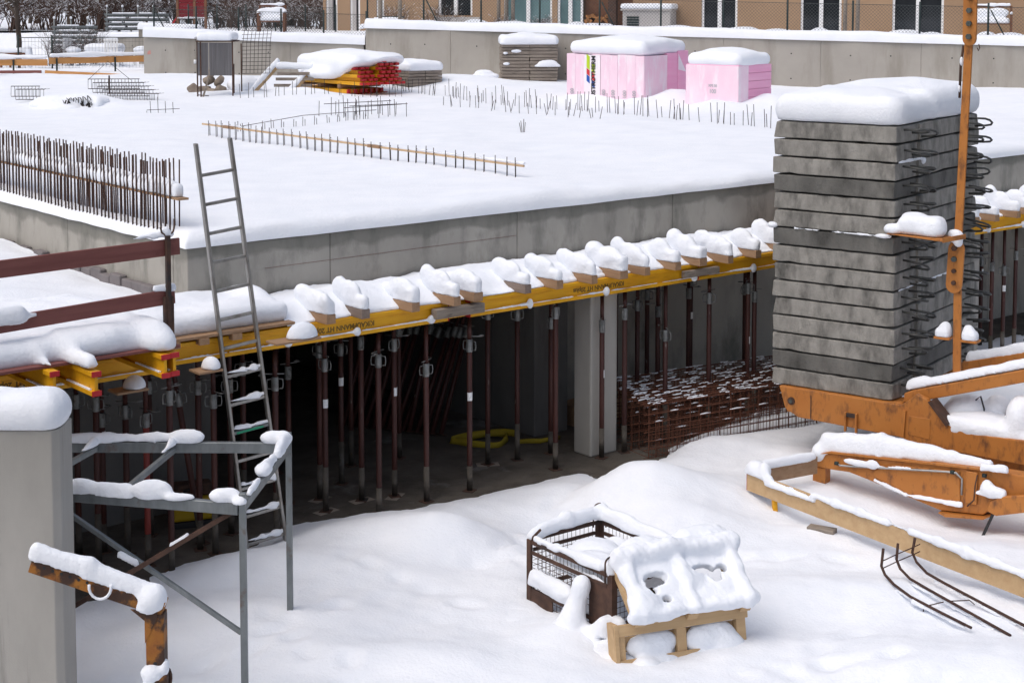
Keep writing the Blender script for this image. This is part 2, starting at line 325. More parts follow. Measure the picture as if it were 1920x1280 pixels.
def yard_h(X, Y):
    dx = X - CO.x; dy = Y - CO.y; yb = dx * BV.x + dy * BV.y; xb = dx * BU.x + dy * BU.y
    Z = .15 + .085 * n2(X, Y, 1.1, 3) + .032 * n2(X, Y, 2.9, 4) + .009 * n2(X, Y, 8, 5) + .003 * n2(X, Y, 22, 7)
    for mx, my, sx, sy, h in MOUNDS: Z = Z + h * np.exp(-((X - mx) / sx) ** 2 - ((Y - my) / sy) ** 2)
    Z = Z + .10 * np.exp(-((yb + 1.5) / .45) ** 2)
    # trodden track of footprints leading in beside the concrete column
    tr = np.exp(-((X - (.05 + .55 * (Y - 15.5))) / .33) ** 2) * sst(Y, 14.3, 15.3)
    Z = Z - .13 * tr + tr * .035 * n2(X, Y, 16, 8)
    for fx, fy, la, wb, an, dp in PRINTS:                     # softened footprints
        ux_ = (X - fx) * math.cos(an) + (Y - fy) * math.sin(an); uy_ = -(X - fx) * math.sin(an) + (Y - fy) * math.cos(an); q_ = (ux_ / la) ** 2 + (uy_ / wb) ** 2
        Z = Z - .5 * dp * np.exp(-q_ ** 1.5) + .4 * dp * .25 * np.exp(-((np.sqrt(q_) - 1.5) / .4) ** 2)
    Z = Z - .30 * sst(yb + .08 * n2(X, Y, 3, 6) + .07 * n2(X, Y, 11, 9) - .55 * sst(xb, 3.6, 4.4), -1.0, -.2) * (.8 + .2 * sst(yb, -.5, .2))
    return Z
xs = np.arange(-8, 13.01, .05); ys = np.arange(8, 25.5, .05)
X, Y = np.meshgrid(xs, ys, indexing='ij')
struct(place('yard_snow', grid_mesh('yard_snow', X, Y, yard_h(X, Y), 'snow')))
def yard_z(x, y): return float(yard_h(np.array([[float(x)]]), np.array([[float(y)]]))[0, 0])

mb = MB().box(-12, 30, -1.6, 10, -.1, .2)
struct(mb.build('basement_floor', 'floor_dirt', loc=CO, rotz=ANG))

# the concrete deck: slab, edge panels front and left, columns and basement walls below it
deck = thing('concrete_deck', 'long grey concrete garage deck covered in deep snow, on basement walls and one square column', 'building', CO, ANG)
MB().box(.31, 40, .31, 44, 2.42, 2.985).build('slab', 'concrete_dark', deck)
xj = [0, 1.72, 4.35, 6.95, 9.6, 12.3, 15.0, 17.7, 20.4, 23.1, 25.8, 28.5]
for a, b_ in zip(xj[:-1], xj[1:]):
    MB().box(a + (.004 if a else 0), b_ - .004, 0, .3, 2.36, 3.0).build('edge_panel', 'concrete_edge', deck, .008)
MB().box(.05, 28.4, .012, .3, 2.38, 2.98).build('edge_core', 'concrete_dark', deck)
yj = [.31, 2.9, 5.5, 8.1, 10.7, 13.3, 16]
for a, b_ in zip(yj[:-1], yj[1:]):
    MB().box(0, .3, a + .004, b_ - .004, 2.36, 3.0).build('edge_panel', 'concrete_edge', deck, .008)
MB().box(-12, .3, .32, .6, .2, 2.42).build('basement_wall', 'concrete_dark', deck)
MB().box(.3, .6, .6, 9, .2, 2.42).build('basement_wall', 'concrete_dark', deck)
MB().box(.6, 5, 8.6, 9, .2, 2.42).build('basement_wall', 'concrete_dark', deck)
for a, b_ in ((5.2, 7.4), (7.41, 9.9), (9.91, 12.4), (12.41, 14.9), (14.91, 17.4), (17.41, 22), (22.01, 28)):
    MB().box(a, b_, .62, .9, .2, 2.42).build('basement_wall', 'concrete', deck, .01)
MB().box(4.66, 5.2, .05, .9, .2, 2.42).build('wall_pier', 'concrete_dark', deck, .01)
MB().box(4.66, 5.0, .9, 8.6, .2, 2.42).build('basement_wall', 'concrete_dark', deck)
MB().box(4.63, 5.05, -1.0, -.7, .2, 2.43).box(4.63, 5.0, -.70, .0, 2.2, 2.42).build('column', 'concrete_smooth', deck, .02, 2)
MB().box(11.9, 12.35, -.95, -.6, .2, 2.43).build('column', 'concrete_smooth', deck, .02, 2)
# red chalk line and crack marks left by the formers on the front face
mb = MB(); mb.bar((.9, -.003, 2.70), (4.33, -.003, 2.715), .002, .003); mb.build('chalk_line', 'board_red', deck)
# a course of grey edge blocks along the left flank, at the snow of the bank
for k in range(34):
    y0 = .35 + k * .255; zz = 2.44 + .008 * math.sin(k * 2.1)
    MB().box(-.09 - .012 * math.sin(k * 1.7), -.004, y0, y0 + .245, zz - .2, zz + .085 + .02 * math.sin(k * 3.3)).build('edge_block', 'block_grey', deck, .01)

# snow lying on the deck
def axis(a, b_, fine, coarse, lim):
    t = [a + q for q in (0, .012, .03, .055, .085, .125, .175, .235)]; x = t[-1]
    while x < b_: x += fine if x < a + lim else coarse; t.append(x)
    return np.array(t)
ax, ay = axis(-.035, 40, .12, .3, 9), axis(-.035, 46, .12, .3, 12)
X, Y = np.meshgrid(ax, ay, indexing='ij')
t = np.minimum(X + .035, Y + .035); T = .165 + .02 * n2(X, Y, 1.7, 11)
e = np.sqrt(np.clip(1 - (1 - np.clip(t / .19, 0, 1)) ** 2, 0, 1))
Z = 3.004 + T * e + e * (.035 * n2(X, Y, .7, 12) + .012 * n2(X, Y, 2.6, 13))
sxx = CO.x + BU.x * X + BV.x * Y; syy = CO.y + BU.y * X + BV.y * Y
Z = Z + .12 * sst(syy, 33, 42) + .25 * np.exp(-((sxx - 12) / 3) ** 2 - ((syy - 35) / 3) ** 2) + .1 * np.exp(-((sxx + 4.9) / 1.3) ** 2 - ((syy - 36.6) / .8) ** 2)
Z = Z + sum(h_ * np.exp(-((sxx - a_) / p_) ** 2 - ((syy - b_) / q_) ** 2) for a_, b_, p_, q_, h_ in ((1.5, 35.3, .8, .5, .2), (2.6, 34.45, .8, .35, .14), (3.6, 35.0, .6, .5, .32), (4.2, 33.1, .6, .35, .2), (5.5, 33.6, .6, .5, .3), (-9.1, 34.3, 1.0, .5, .2), (-10.3, 34.7, .5, .3, .1))) + .3 * np.exp(-((sxx + 1.3) / 1.4) ** 2 - ((syy - 40) / 1.2) ** 2) + .22 * np.exp(-((sxx + 9) / 4) ** 2 - ((syy - 41) / 2.5) ** 2)
DECKG = (sxx, syy, Z)
lip = .022 * n2(X, Y, 5, 14) * (t < .05)
X = X + np.where(X < .02, lip, 0); Y = Y + np.where(Y < .02, lip, 0)
struct(place('deck_snow', grid_mesh('deck_snow', X, Y, Z, 'snow'), loc=CO, rotz=ANG))
def deck_z(x, y):
    i = np.argmin((DECKG[0] - x) ** 2 + (DECKG[1] - y) ** 2); return float(DECKG[2].flat[i])

# the bank of snow left of the deck and the roof it lies on
struct(MB().box(-12, -.1, -.1, 14, 2.18, 2.36).build('lower_roof', 'concrete_dark', loc=CO, rotz=ANG))
X, Y = np.meshgrid(np.arange(-10, -.02, .08), np.arange(-.25, 12, .08), indexing='ij')
Z = 2.47 + .05 * n2(X, Y, 1.6, 21) + .015 * n2(X, Y, 6, 22) + .10 * sst(-X, 0.1, 1.6) + .02 * Y - .06 * np.exp(-((X + .05) / .25) ** 2)
struct(place('bank_snow', grid_mesh('bank_snow', X, Y, Z, 'snow'), loc=CO, rotz=ANG))

# ---------------------------------------------------------------- formwork along the deck edge
def ibeam(mb, x0, x1, y, z0, h=.2, w=.08, axis='x'):
    def bx(a0, a1, b0, b1, c0, c1):
        if axis == 'x': mb.box(a0, a1, b0, b1, c0, c1)
        else: mb.box(b0, b1, a0, a1, c0, c1)
    bx(x0, x1, y - w / 2, y + w / 2, z0, z0 + .04); bx(x0, x1, y - w / 2, y + w / 2, z0 + h - .04, z0 + h)
    bx(x0, x1, y - .014, y + .014, z0 + .0402, z0 + h - .0402); return mb
def text_mesh(txt, size, mat, ext=.0008):
    cu = bpy.data.curves.new('lettering', 'FONT'); cu.body = txt; cu.offset = size * .035; cu.size = size; cu.extrude = ext; cu.align_x = 'CENTER'; cu.align_y = 'CENTER'
    ob = bpy.data.objects.new('tmp', cu); col.objects.link(ob); dg = bpy.context.evaluated_depsgraph_get()
    me = bpy.data.meshes.new_from_object(ob.evaluated_get(dg)); bpy.data.objects.remove(ob); me.materials.clear(); me.materials.append(M_[mat]); return me
def lettering(txt, size, mat, parent, loc, rot, ext=.0008):
    o = place('lettering', text_mesh(txt, size, mat, ext), parent); o.location = loc; o.rotation_euler = rot; return o
BEAM_Y = -1.15
def edge_beam(x0, x1, y, z0, label, marks=()):
    t = thing('formwork_beam', label, 'beam', B(x0, y, z0), ANG, 'yellow edge beams')
    L = x1 - x0
    MB().box(0, L, -.04, .04, 0, .04).build('bottom_flange', 'yellow', t, .004)
    MB().box(0, L, -.04, .04, .16, .2).build('top_flange', 'yellow', t, .004)
    MB().box(0, L, -.014, .014, .0402, .1598).build('web', 'yellow', t)
    for xx in (0, L):
        s = -1 if xx == 0 else 1
        for z0, z1 in ((.155, .203), (-.003, .043)): MB().box(min(xx, xx + s * .012), max(xx, xx + s * .012), -.042, .042, z0, z1).build('end_cap', 'red_cap', t, .003)
    for m in marks: lettering('K!KAUFMANN HT 20plus', .072, 'stamp_ink', t, (m - x0, -.0156, .102), (R(90), R(180), 0))
    # thin ledge of snow on the bottom flange, with a few blobs
    pr = []
    rr = random.Random(int(x0 * 10)); x = .1
    while x < L - .3:
        q = x + rr.uniform(.4, .9); q = min(q, L - .05)
        pr.append(('c', (x, -.032, .043), (q, -.032, .043), rr.uniform(.006, .011), rr.uniform(.011, .02)))
        if rr.random() < .7: pr.append(('e', (q, -.045, .045), (rr.uniform(.035, .05), .035, rr.uniform(.045, .06))))
        x = q + rr.uniform(.02, .12)
    snow('snow', pr, t, res=.012, k=.012, noise=.003, nsc=25, seed=int(x0 * 7) + 50)
    return t
edge_beam(-.95, 2.42, BEAM_Y, 2.13, 'yellow formwork beam stamped upside down, running from platform past the ladder', [1.1])
edge_beam(2.28, 5.15, BEAM_Y + .085, 2.13, 'yellow formwork beam behind the spliced timber, ending by the concrete column', [])
edge_beam(2.72, 6.2, BEAM_Y, 2.13, 'yellow formwork beam stamped upside down in front of the concrete column', [4.6])
edge_beam(6.21, 9.6, BEAM_Y - .003, 2.13, 'yellow formwork beam passing behind the ballast stack', [])
edge_beam(9.61, 18.5, BEAM_Y, 2.13, 'yellow formwork beam right of the ballast stack, beyond the orange rod', [])
edge_beam(-5.6, -1.0, BEAM_Y - .16, 2.125, 'yellow formwork beam carrying the cross beams of the guarded platform', [-2.18])
t = tag(MB().box(-.32, .32, -.05, .05, -.05, .05).build('splice_timber', 'timber_grey', None, .004, loc=B(2.52, BEAM_Y - .085, 2.235), rotz=ANG), 'grey timber splice piece bridging two yellow formwork beams', 'timber')
tag(MB().box(-.3, .3, -.03, .03, -.04, .04).build('splice_timber', 'timber_grey', None, .004, loc=B(6.2, BEAM_Y - .08, 2.235), rotz=ANG), 'grey timber splice piece on the yellow beam right of the concrete column', 'timber')

# square timbers across the edge beam, each with its hump of snow
TIM = [(.84, 0, .10), (1.30, 1, .09), (1.82, 0, .095), (2.33, 0, .09), (2.72, 0, .12), (3.33, 1, .085), (3.83, 0, .09), (4.33, 0, .085), (4.78, 0, .12), (5.14, 0, .08), (5.66, 0, .095), (6.10, 2, .12), (6.56, 0, .085), (7.07, 0, .095),
       (7.6, 0, .09), (8.1, 0, .1), (8.6, 1, .09), (9.1, 0, .1), (9.6, 0, .09), (10.1, 0, .1), (10.6, 0, .09), (11.1, 1, .1), (11.6, 0, .09), (12.1, 0, .1), (12.6, 0, .09), (13.1, 0, .1), (13.6, 0, .09), (14.1, 0, .09)] + [(14.6 + .5 * q, q % 2, .09) for q in range(8)]
for k, (x, kd, w) in enumerate(TIM):
    if 8.3 < x < 10.4: continue
    rr = random.Random(k + 3); L = rr.uniform(1.34, 1.44); tw = rr.uniform(-.04, .04); h = .095; w += .008
    t = thing('cross_timber', ['brown square timber end poking out over the yellow edge beam, hump of snow on top', 'weathered grey timber end poking out over the yellow edge beam, hump of snow on top', 'brown timber with dark end lying over the grey splice piece, hump of snow on top'][kd] if x < 8 else 'snow-topped timber end on the yellow beam right of the ballast stack', 'timber', B(x, 0, 2.333), ANG + tw, 'timbers across the yellow edge beam')
    MB().box(-w / 2, w / 2, -L, -.03, 0, h).build('timber', 'timber_grey_y' if kd == 1 else 'timber_y', t, .004)
    hh = rr.uniform(.75, 1.1); w0 = w; w *= rr.uniform(.85, 1.08)
    if rr.random() < .5: pr = [('b', (0, -L + .17, h + .05), (w * .56, .18, .09 * hh), .05), ('e', (-.005, -L + .30, h + .13), (w * .66, .17, .13 * hh)), ('e', (-.02, -L + .47, h + .20 * hh), (w * .68, .11, .11 * hh)), ('e', (-.01, -L + .43, h + .10), (w * .6, .14, .12)), ('e', (0, -.6, h), (w * .7, .3, .05))]
    else: pr = [('b', (0, -L + .17, h + .06), (w * .56, .18, .10 * hh), .05), ('e', (.0, -L + .25, h + .13), (w * .68, .20, .10 * hh)), ('e', (-.02, -L + .47, h + .17 * hh), (w * .72, .14, .10 * hh)), ('e', (-.01, -L + .40, h + .09), (w * .62, .18, .12)), ('e', (0, -.6, h), (w * .7, .3, .05))]
    pr += [('e', (rr.uniform(-.4, .4) * w, -L + rr.uniform(.05, .5), h + rr.uniform(.05, .17)), (w * rr.uniform(.35, .55), rr.uniform(.05, .1), rr.uniform(.04, .07))) for _ in range(1)]
    if rr.random() < .22: pr = pr[:2] + [('e', (.0, -L + .42, h + .08), (w * .6, .2, .09))]
    snow('snow', pr, t, res=.015, k=.04, noise=.011, nsc=15, floor=h, seed=k + 9)
# the snow lying between the timbers on the shuttering boards
tag(MB().box(-.95, 18.6, -1.1, -.01, 2.318, 2.331).build('shuttering_board', 'timber', None, loc=CO, rotz=ANG), 'thin brown shuttering boards under the snow between wall and yellow beam', 'board')
def gapsnow(x0, x1, nm, seed, z=2.335):
    xs = np.arange(x0, x1, .03); ys = np.concatenate([[-1.17, -1.172, -1.165, -1.15, -1.125, -1.09], np.arange(-1.05, -.01, .05)])
    X, Y = np.meshgrid(xs, ys, indexing='ij'); t = (Y + 1.18)
    e = np.sqrt(np.clip(1 - (1 - np.clip(t / .14, 0, 1)) ** 2, 0, 1))
    d = np.min(np.abs(X[..., None] - np.array([q[0] for q in TIM])), -1)
    Z = z + e * (.05 + .15 * sst(Y, -1.16, -.82) * (1 - .35 * sst(Y, -.6, -.1)) + .035 * n2(X, Y, 5, seed) + .012 * n2(X, Y, 14, seed + 2)) - .05 * sst(Y, -.5, 0)
    Z[:, 0] = z; Y = Y + .03 * n2(X, Y * 0, 7, seed + 1) * (Y < -1.1)
    return tag(place(nm, grid_mesh(nm, X, Y, Z, 'snow'), loc=CO, rotz=ANG), kind='structure')
gapsnow(.45, 8.2, 'formwork_snow', 31); gapsnow(10.2, 18.6, 'formwork_snow', 33)

# ---------------------------------------------------------------- the guarded platform left of the ladder
plat = thing('work_platform', 'snow-loaded plywood work platform on yellow cross beams beside the red guard rail', 'platform', CO, ANG)
MB().box(-6, -1.22, -2.17, -.3, 2.535, 2.557).build('deck_board', 'board_red', plat)
MB().box(-1.2, .5, -1.25, -.02, 2.36, 2.385).build('deck_board', 'timber', plat)
for xx in (-.85, -.55, -.2): MB().box(xx, xx + .1, -1.27, -.02, 2.30, 2.358).build('bearer', 'timber_y', plat)
for k, (xx, yy) in enumerate(((-2.42, -2.3), (-2.16, -2.52), (-1.44, -2.32), (-1.345, -2.30), (-3.2, -2.4), (-4.1, -2.35))):
    bm = ibeam(MB(), yy, -.2, xx, 2.33, axis='y').build('cross_beam', 'yellow', plat, .003)
    for z0, z1 in ((2.328, 2.373), (2.487, 2.533)): MB().box(xx - .042, xx + .042, yy - .012, yy, z0, z1).build('end_cap', 'red_cap', bm, .003)
    if k < 4:
        MB().bar((xx - .027, yy + .05, 2.376), (xx - .027, yy + .5, 2.376), .02, .012).build('snow', 'snow', bm)
pr = [('b', (-3.6, -1.05, 2.63), (2.3, .98, .11), .09), ('b', (-2.4, -1.15, 2.60), (1.1, .93, .10), .08), ('c', (-1.5, -1.0, 2.62), (-1.42, -2.05, 2.62), .16, .15), ('e', (-1.40, -2.12, 2.60), (.14, .19, .14)),
      ('c', (-2.2, -1.9, 2.64), (-2.17, -2.42, 2.57), .10, .09), ('c', (-2.45, -1.9, 2.62), (-2.42, -2.2, 2.58), .08, .06), ('e', (-2.0, -1.95, 2.66), (.3, .2, .12)), ('b', (-.6, -.6, 2.46), (1.12, .54, .10), .08), ('e', (.1, -.85, 2.46), (.35, .26, .12)), ('e', (.42, -.55, 2.5), (.14, .4, .15)), ('e', (-.6, -.3, 2.5), (.6, .3, .13)), ('e', (-1.0, -.6, 2.55), (.4, .5, .1))]
snow('snow', pr, plat, res=.035, k=.09, noise=.018, nsc=6, cut=lambda P: np.maximum(np.where(P[..., 0] < -1.2, 2.545, 2.375) - P[..., 2], -9) - .0)
# guard rail: steel clamp post and two red-brown boards
gr = thing('guard_rail', 'two red-brown guard boards on a dark steel clamp post at the platform corner', 'railing', B(-1.2, -1.9, 2.56), ANG)
MB().box(-.02, .02, -.045, -.005, -.02, .92).build('post', 'rust_dark', gr, .003)
MB().box(.024, .044, -.04, .0, -.02, .38).box(-.044, -.024, -.04, .0, -.02, .38).build('clamp', 'rust_dark', gr)
for s in (-1, 1):
    MB().tube([(s * .012, -.025, .9), (s * .03, -.025, .93), (s * .055, -.025, .95), (s * .065, -.025, .99), (s * .066, -.025, 1.03 + .03 * s)], .008, 6).build('hook', 'rust_dark', gr)
def gboard(z0, z1, x0, tilt):
    M = Matrix.Rotation(tilt, 4, 'Y'); return MB().box(-4.6, x0, 0, .03, z0, z1, M)
gboard(.735, .88, .145, R(-1.0)).build('rail_board', 'board_red', gr, .003)
gboard(.305, .435, .09, R(-2.0)).build('rail_board', 'board_red', gr, .003)
snow('snow', [('c', (-.11, .015, .452), (.06, .015, .452), .028, .045), ('c', (-1.35, .0, .39), (-2.6, .0, .36), .09, .09), ('c', (-1.2, .0, .37), (-1.4, .0, .39), .02, .07)], gr, res=.02, k=.04, noise=.008)
snow('snow', [('c', (-.12, .01, .91), (-.0, .01, .955), .03, .05), ('c', (-.4, .02, .90), (-.12, .02, .93), .006, .03), ('e', (.02, 0, .925), (.06, .035, .03))], gr, res=.015, k=.03, noise=.005)

# small boards sticking out with a blob of snow
for (x, y, z, l, lb) in ((.33, -1.5, 2.285, .5, 'thin board end with a thick lump of snow sticking out right of the ladder'), (-1.45, -1.62, 2.105, .3, 'small wooden board end with a snow lump hanging below the platform beam'), (-.55, -1.38, 2.10, .25, 'short plank end wedged on a prop head below the platform')):
    t = thing('board_end', lb, 'board', B(x, y, z), ANG)
    MB().box(-l / 2, l / 2, -.1, .1, -.022, -.002).build('board', 'timber', t, .002)
    snow('snow', [('e', (l * .18, 0, .0), (l * .33, .105, .15 if l > .45 else .11)), ('e', (l * .25, -.02, .03), (l * .2, .07, .10 if l > .45 else .06))], t, res=.016, k=.04, noise=.006, floor=0)

# ---------------------------------------------------------------- steel props
cyl = MB().tube([(0, 0, 0), (0, 0, 1)], .030, 10).mesh('outer_tube', 'prop_red')
cylb = MB().tube([(0, 0, 0), (0, 0, 1)], .030, 10).mesh('outer_tube', 'prop_bright')
cyld = MB().tube([(0, 0, 0), (0, 0, 1)], .031, 10).mesh('muddy_foot', 'floor_dirt')
cyl2 = MB().tube([(0, 0, 0), (0, 0, 1)], .0235, 10).mesh('inner_tube', 'prop_red')
colm = MB().tube([(0, 0, -.07), (0, 0, -.065), (0, 0, .065), (0, 0, .07)], [.033, .036, .036, .033], 12).mesh('collar', 'collar_steel')
hms = []
for s in (-1, 1): hms.append(MB().tube([(s * .035, 0, -.05), (s * .075, 0, -.045), (s * .08, 0, 0), (s * .075, 0, .045), (s * .035, 0, .05)], .006, 6).mesh('handle', 'collar_steel'))
pinm = MB().tube([(-.09, 0, .10), (.1, 0, .10), (.15, .02, .1), (.155, .06, .1), (.10, .06, .1)], .006, 6).mesh('locking_pin', 'collar_steel')
plm = MB().box(-.06, .06, -.06, .06, 0, .008).mesh('base_plate', 'rust_dark')
stk = MB()
for a in range(5):
    t0, t1 = -1.9 + a * .5, -1.4 + a * .5
    stk.add([(.0315 * math.cos(q), .0315 * math.sin(q), z) for z in (0, .09) for q in (t0, t1)], [(0, 1, 3, 2)])
stk = stk.mesh('sticker', 'white_paint')
def prop(x, y, z0, z1, zc, label, group, bright=False, rot=None, lean=None, sticker=None, mud=True):
    t = thing('steel_prop', label, 'prop', B(x, y, z0), ANG + random.uniform(-1.2, 1.2) if rot is None else rot, group)
    H = z1 - z0; c = zc - z0
    def pt(nm, me, z, sz=1):
        o = place(nm, me, t); o.location = (0, 0, z); o.scale = (1, 1, sz); return o
    pt('outer_tube', cylb if bright else cyl, .006, c); pt('inner_tube', cyl2, c + .01, H - c - .018)
    co = pt('collar', colm, c); ha_ = random.uniform(-.7, .7)
    for hm in hms: h = place('handle', hm, co); h.rotation_euler = (0, 0, ha_)
    p = place('locking_pin', pinm, co); p.rotation_euler = (0, 0, random.uniform(0, 6))
    pt('base_plate', plm, 0); pt('top_plate', plm, H - .008)
    if mud: pt('muddy_foot', cyld, .008, random.uniform(.25, .5))
    if sticker: pt('sticker', stk, sticker - z0)
    if lean: t.rotation_euler = (lean[0], lean[1], ANG)
    return t
FRONT = [(1.59, 1.81), (2.2, 1.62), (2.78, 1.8), (4.01, 2.0), (4.72, 1.75), (5.08, 1.85), (5.75, 1.5), (6.5, 1.86), (7.2, 1.9), (7.32, 1.78), (-.32, 1.7), (.36, 1.76), (-.86, 1.85), (12.45, 1.6), (12.75, 1.5), (13.05, 1.7), (13.4, 1.55), (14.3, 1.6), (15.2, 1.7), (16.2, 1.6), (17.3, 1.65)]
for x, c in FRONT:
    lb = 'rusty brown steel prop standing directly under the yellow edge beam'
    if x == 4.72: lb = 'steel prop with white sticker standing right in front of the concrete column'
    elif x > 12: lb = 'steel prop under the deck edge right of the ballast stack'
    prop(x, BEAM_Y - (.15 if x < -.6 else 0) + .06, .2, 2.13, c, lb, 'props under the edge beam' if x != 4.72 else None, sticker=1.15 if x == 4.72 else (1.2 if x in (2.78, 7.2, 12.75) else None))
INNER = [(1.2, -.68, 1.75), (1.84, .0, 1.7), (1.69, -.62, 1.9), (2.04, -.73, 1.85), (1.37, -.3, 1.8), (3.54, -.45, 1.95), (3.91, -.53, 1.9), (4.38, -.58, 1.75), (1.05, -.2, 1.6), (2.3, .5, 1.8), (2.9, .4, 1.7), (1.5, .8, 1.7),
         (-.98, -.57, 1.6), (-1.34, -.27, 1.7), (-1.32, -.66, 1.75), (-1.12, -.35, 1.5), (-.37, -.88, 1.8), (.09, -.67, 1.7), (-1.75, -.6, 1.6), (-1.6, -.05, 1.65), (-.55, -.2, 1.7), (.45, -.3, 1.75), (-2.3, -.4, 1.7),
         (5.45, -.2, 1.8), (5.9, -.45, 1.75), (6.05, .1, 1.85), (6.35, -.35, 1.6), (6.65, .15, 1.7), (6.95, -.3, 1.75), (7.4, .1, 1.8), (7.0, .3, 1.6), (7.9, -.4, 1.7), (12.1, -.3, 1.6), (12.6, -.2, 1.7), (12.9, .1, 1.6), (13.2, -.4, 1.5), (13.55, -.1, 1.7)]
for x, y, c in INNER:
    prop(x, y, .2, 2.30 if (x < .3 and y < .3 and False) else (2.30 if y < 0 else 2.42), c, 'dusty dark steel prop standing in the shade behind the front row' if x < 5.2 else ('dark steel prop in front of the grey basement wall behind the rebar cages' if x < 10 else 'dark steel prop by the grey wall right of the ballast stack'), 'props in the shade under the deck', sticker=1.3 if int(x * 100) % 4 == 0 else None)
prop(-.96, -.96, .2, 2.30, 1.6, 'bright red steel prop among the dull brown ones below the platform', None, bright=True)
prop(-.28, -.75, .2, 2.25, 1.7, 'steel prop leaning askew with its foot plate kicked out', None, lean=(0, R(-9)))
# a runner beam carries the second row of props
tag(MB().box(-4, 9, -.62, -.5, 2.301, 2.317).build('runner_plank', 'timber', None, loc=CO, rotz=ANG), 'dark plank along the heads of the shaded second row of props', 'plank')
# spare props leaning in a heap deep under the deck
for k in range(14):
    x = 3.15 + .052 * k + random.uniform(-.02, .02); y = 1.95 - .085 * k
    prop(x, y, .21, 2.1, 1.5, 'spare steel prop leaning in the heap of props deep under the deck', 'spare props leaning in a heap', lean=(R(-6 + random.uniform(-3, 3)), R(24 + random.uniform(-4, 6))), mud=False)
# prop feet: scraps of plank
for (x, y) in ((1.2, -.68), (1.69, -.62), (3.54, -.45), (2.04, -.73), (1.37, -.3)):
    tag(MB().box(-.13, .13, -.07, .07, -.02, .0).build('plank_scrap', 'timber_grey', None, .002, loc=B(x, y, .202), rotz=ANG + random.uniform(-.6, .6)), 'scrap of plank under the foot of a steel prop', 'board', 'plank scraps under props')
# yellow lifting sling
def ribbon(pts, w):
    mb = MB(); P = [Vector(p) for p in pts]; vs = []
    for i, p in enumerate(P): vs += [p, p + Vector((0, 0, w * (1 + .1 * math.sin(i)))) + Vector((.02 * math.sin(i * .8), .01, 0))]
    mb.add(vs, [(2 * i, 2 * i + 1, 2 * i + 3, 2 * i + 2) for i in range(len(P) - 1)], True); return mb
loop = [(math.cos(a) * (.42 + .05 * math.sin(3 * a)), math.sin(a) * .2 + .06 * math.sin(2 * a), .0 + .05 * max(0, math.sin(a + .6))) for a in [i * .3 for i in range(36)]]
loop = [(p[0] * (1 - .012 * i), p[1] * (1 - .012 * i), p[2]) for i, p in enumerate(loop)]
sl = thing('lifting_sling', 'coiled yellow textile lifting sling lying on the basement floor', 'sling', B(4.0, .25, .2), ANG + R(-40))
o = ribbon(loop, .075).build('strap', 'sling_yellow', sl); m = o.modifiers.new('solid', 'SOLIDIFY'); m.thickness = .006
o = ribbon([(.4, 0, 0), (.55, .03, .0), (.7, .0, .01), (.85, .08, .02), (.95, .2, 0)], .05).build('strap', 'sling_yellow', sl); m = o.modifiers.new('solid', 'SOLIDIFY'); m.thickness = .006
# small yellow power generator in the dark
g = thing('site_machine', 'small yellow site machine with a black hose, half hidden in the dark', 'machine', B(-.05, -.12, .2), ANG - R(20))
MB().box(-.22, .22, -.14, .14, .06, .3).build('housing', 'machine_yellow', g, .03, 2); MB().box(-.24, .24, -.16, .16, 0, .058).build('skid', 'black_paint', g, .01)
MB().tube([(-.1, -.15, .28), (-.1, -.2, .4), (0, -.2, .42), (.06, -.18, .3), (.06, -.15, .2)], .02, 8).build('hose', 'black_paint', g)
MB().box(-.2, .2, -.1, .1, .302, .42).build('engine', 'rust_dark', g, .02)

# ---------------------------------------------------------------- ladder
lf = Vector((-2.365, 15.15, .12)); lt = B(-.14, -1.27, 2.34); ld = (lt - lf).normalized()
side = Vector((math.cos(R(30)), math.sin(R(30)), 0)); side = (side - ld * side.dot(ld)).normalized()
lad = thing('ladder', 'long weathered aluminium ladder leaning up past the yellow edge beam onto the deck', 'ladder', lf, 0)
LEN = 4.12; wd = .20
for s in (-1, 1):
    MB().bar(side * (s * wd), side * (s * wd * .84) + ld * LEN, .03, .068, side.cross(ld)).build('side_rail', 'aluminium', lad, .005)
nrm = side.cross(ld).normalized()
if nrm.dot(Vector((0, -1, 0))) < 0: nrm = -nrm
for k in range(14):
    s0 = .2 + k * .278; c = ld * s0; w2 = wd * (1 - .16 * s0 / LEN)
    rg = MB().bar(c - side * w2, c + side * w2, .03, .03, nrm).build('rung', 'steel_frame' if k == 4 else 'aluminium', lad, .004)
    if k in (0, 1, 2, 4, 5, 6):
        rr = random.Random(k); pr = [('c', c - side * w2 + Vector((0, 0, .03)), c + side * (w2 * .9) + Vector((0, 0, .035)), .016, .020)] + [('e', c + side * w2 * rr.uniform(-.9, .9) + Vector((0, 0, .03)), (.035, .02, .035)) for _ in range(3)]
        snow('snow', pr, rg, res=.008, k=.02, noise=.004, nsc=30, seed=k + 80, floor=c.z + .016)
MB().bar(ld * 1.312 - side * .15 + nrm * .021, ld * 1.312 + side * .12 + nrm * .021, .004, .02, nrm.cross(side)).build('tread_label', 'green_metal', lad)
bpy.data.objects[lad.children[-1].name].data.materials[0] = mk('label_green', (.02, .25, .13), (.03, .3, .16))

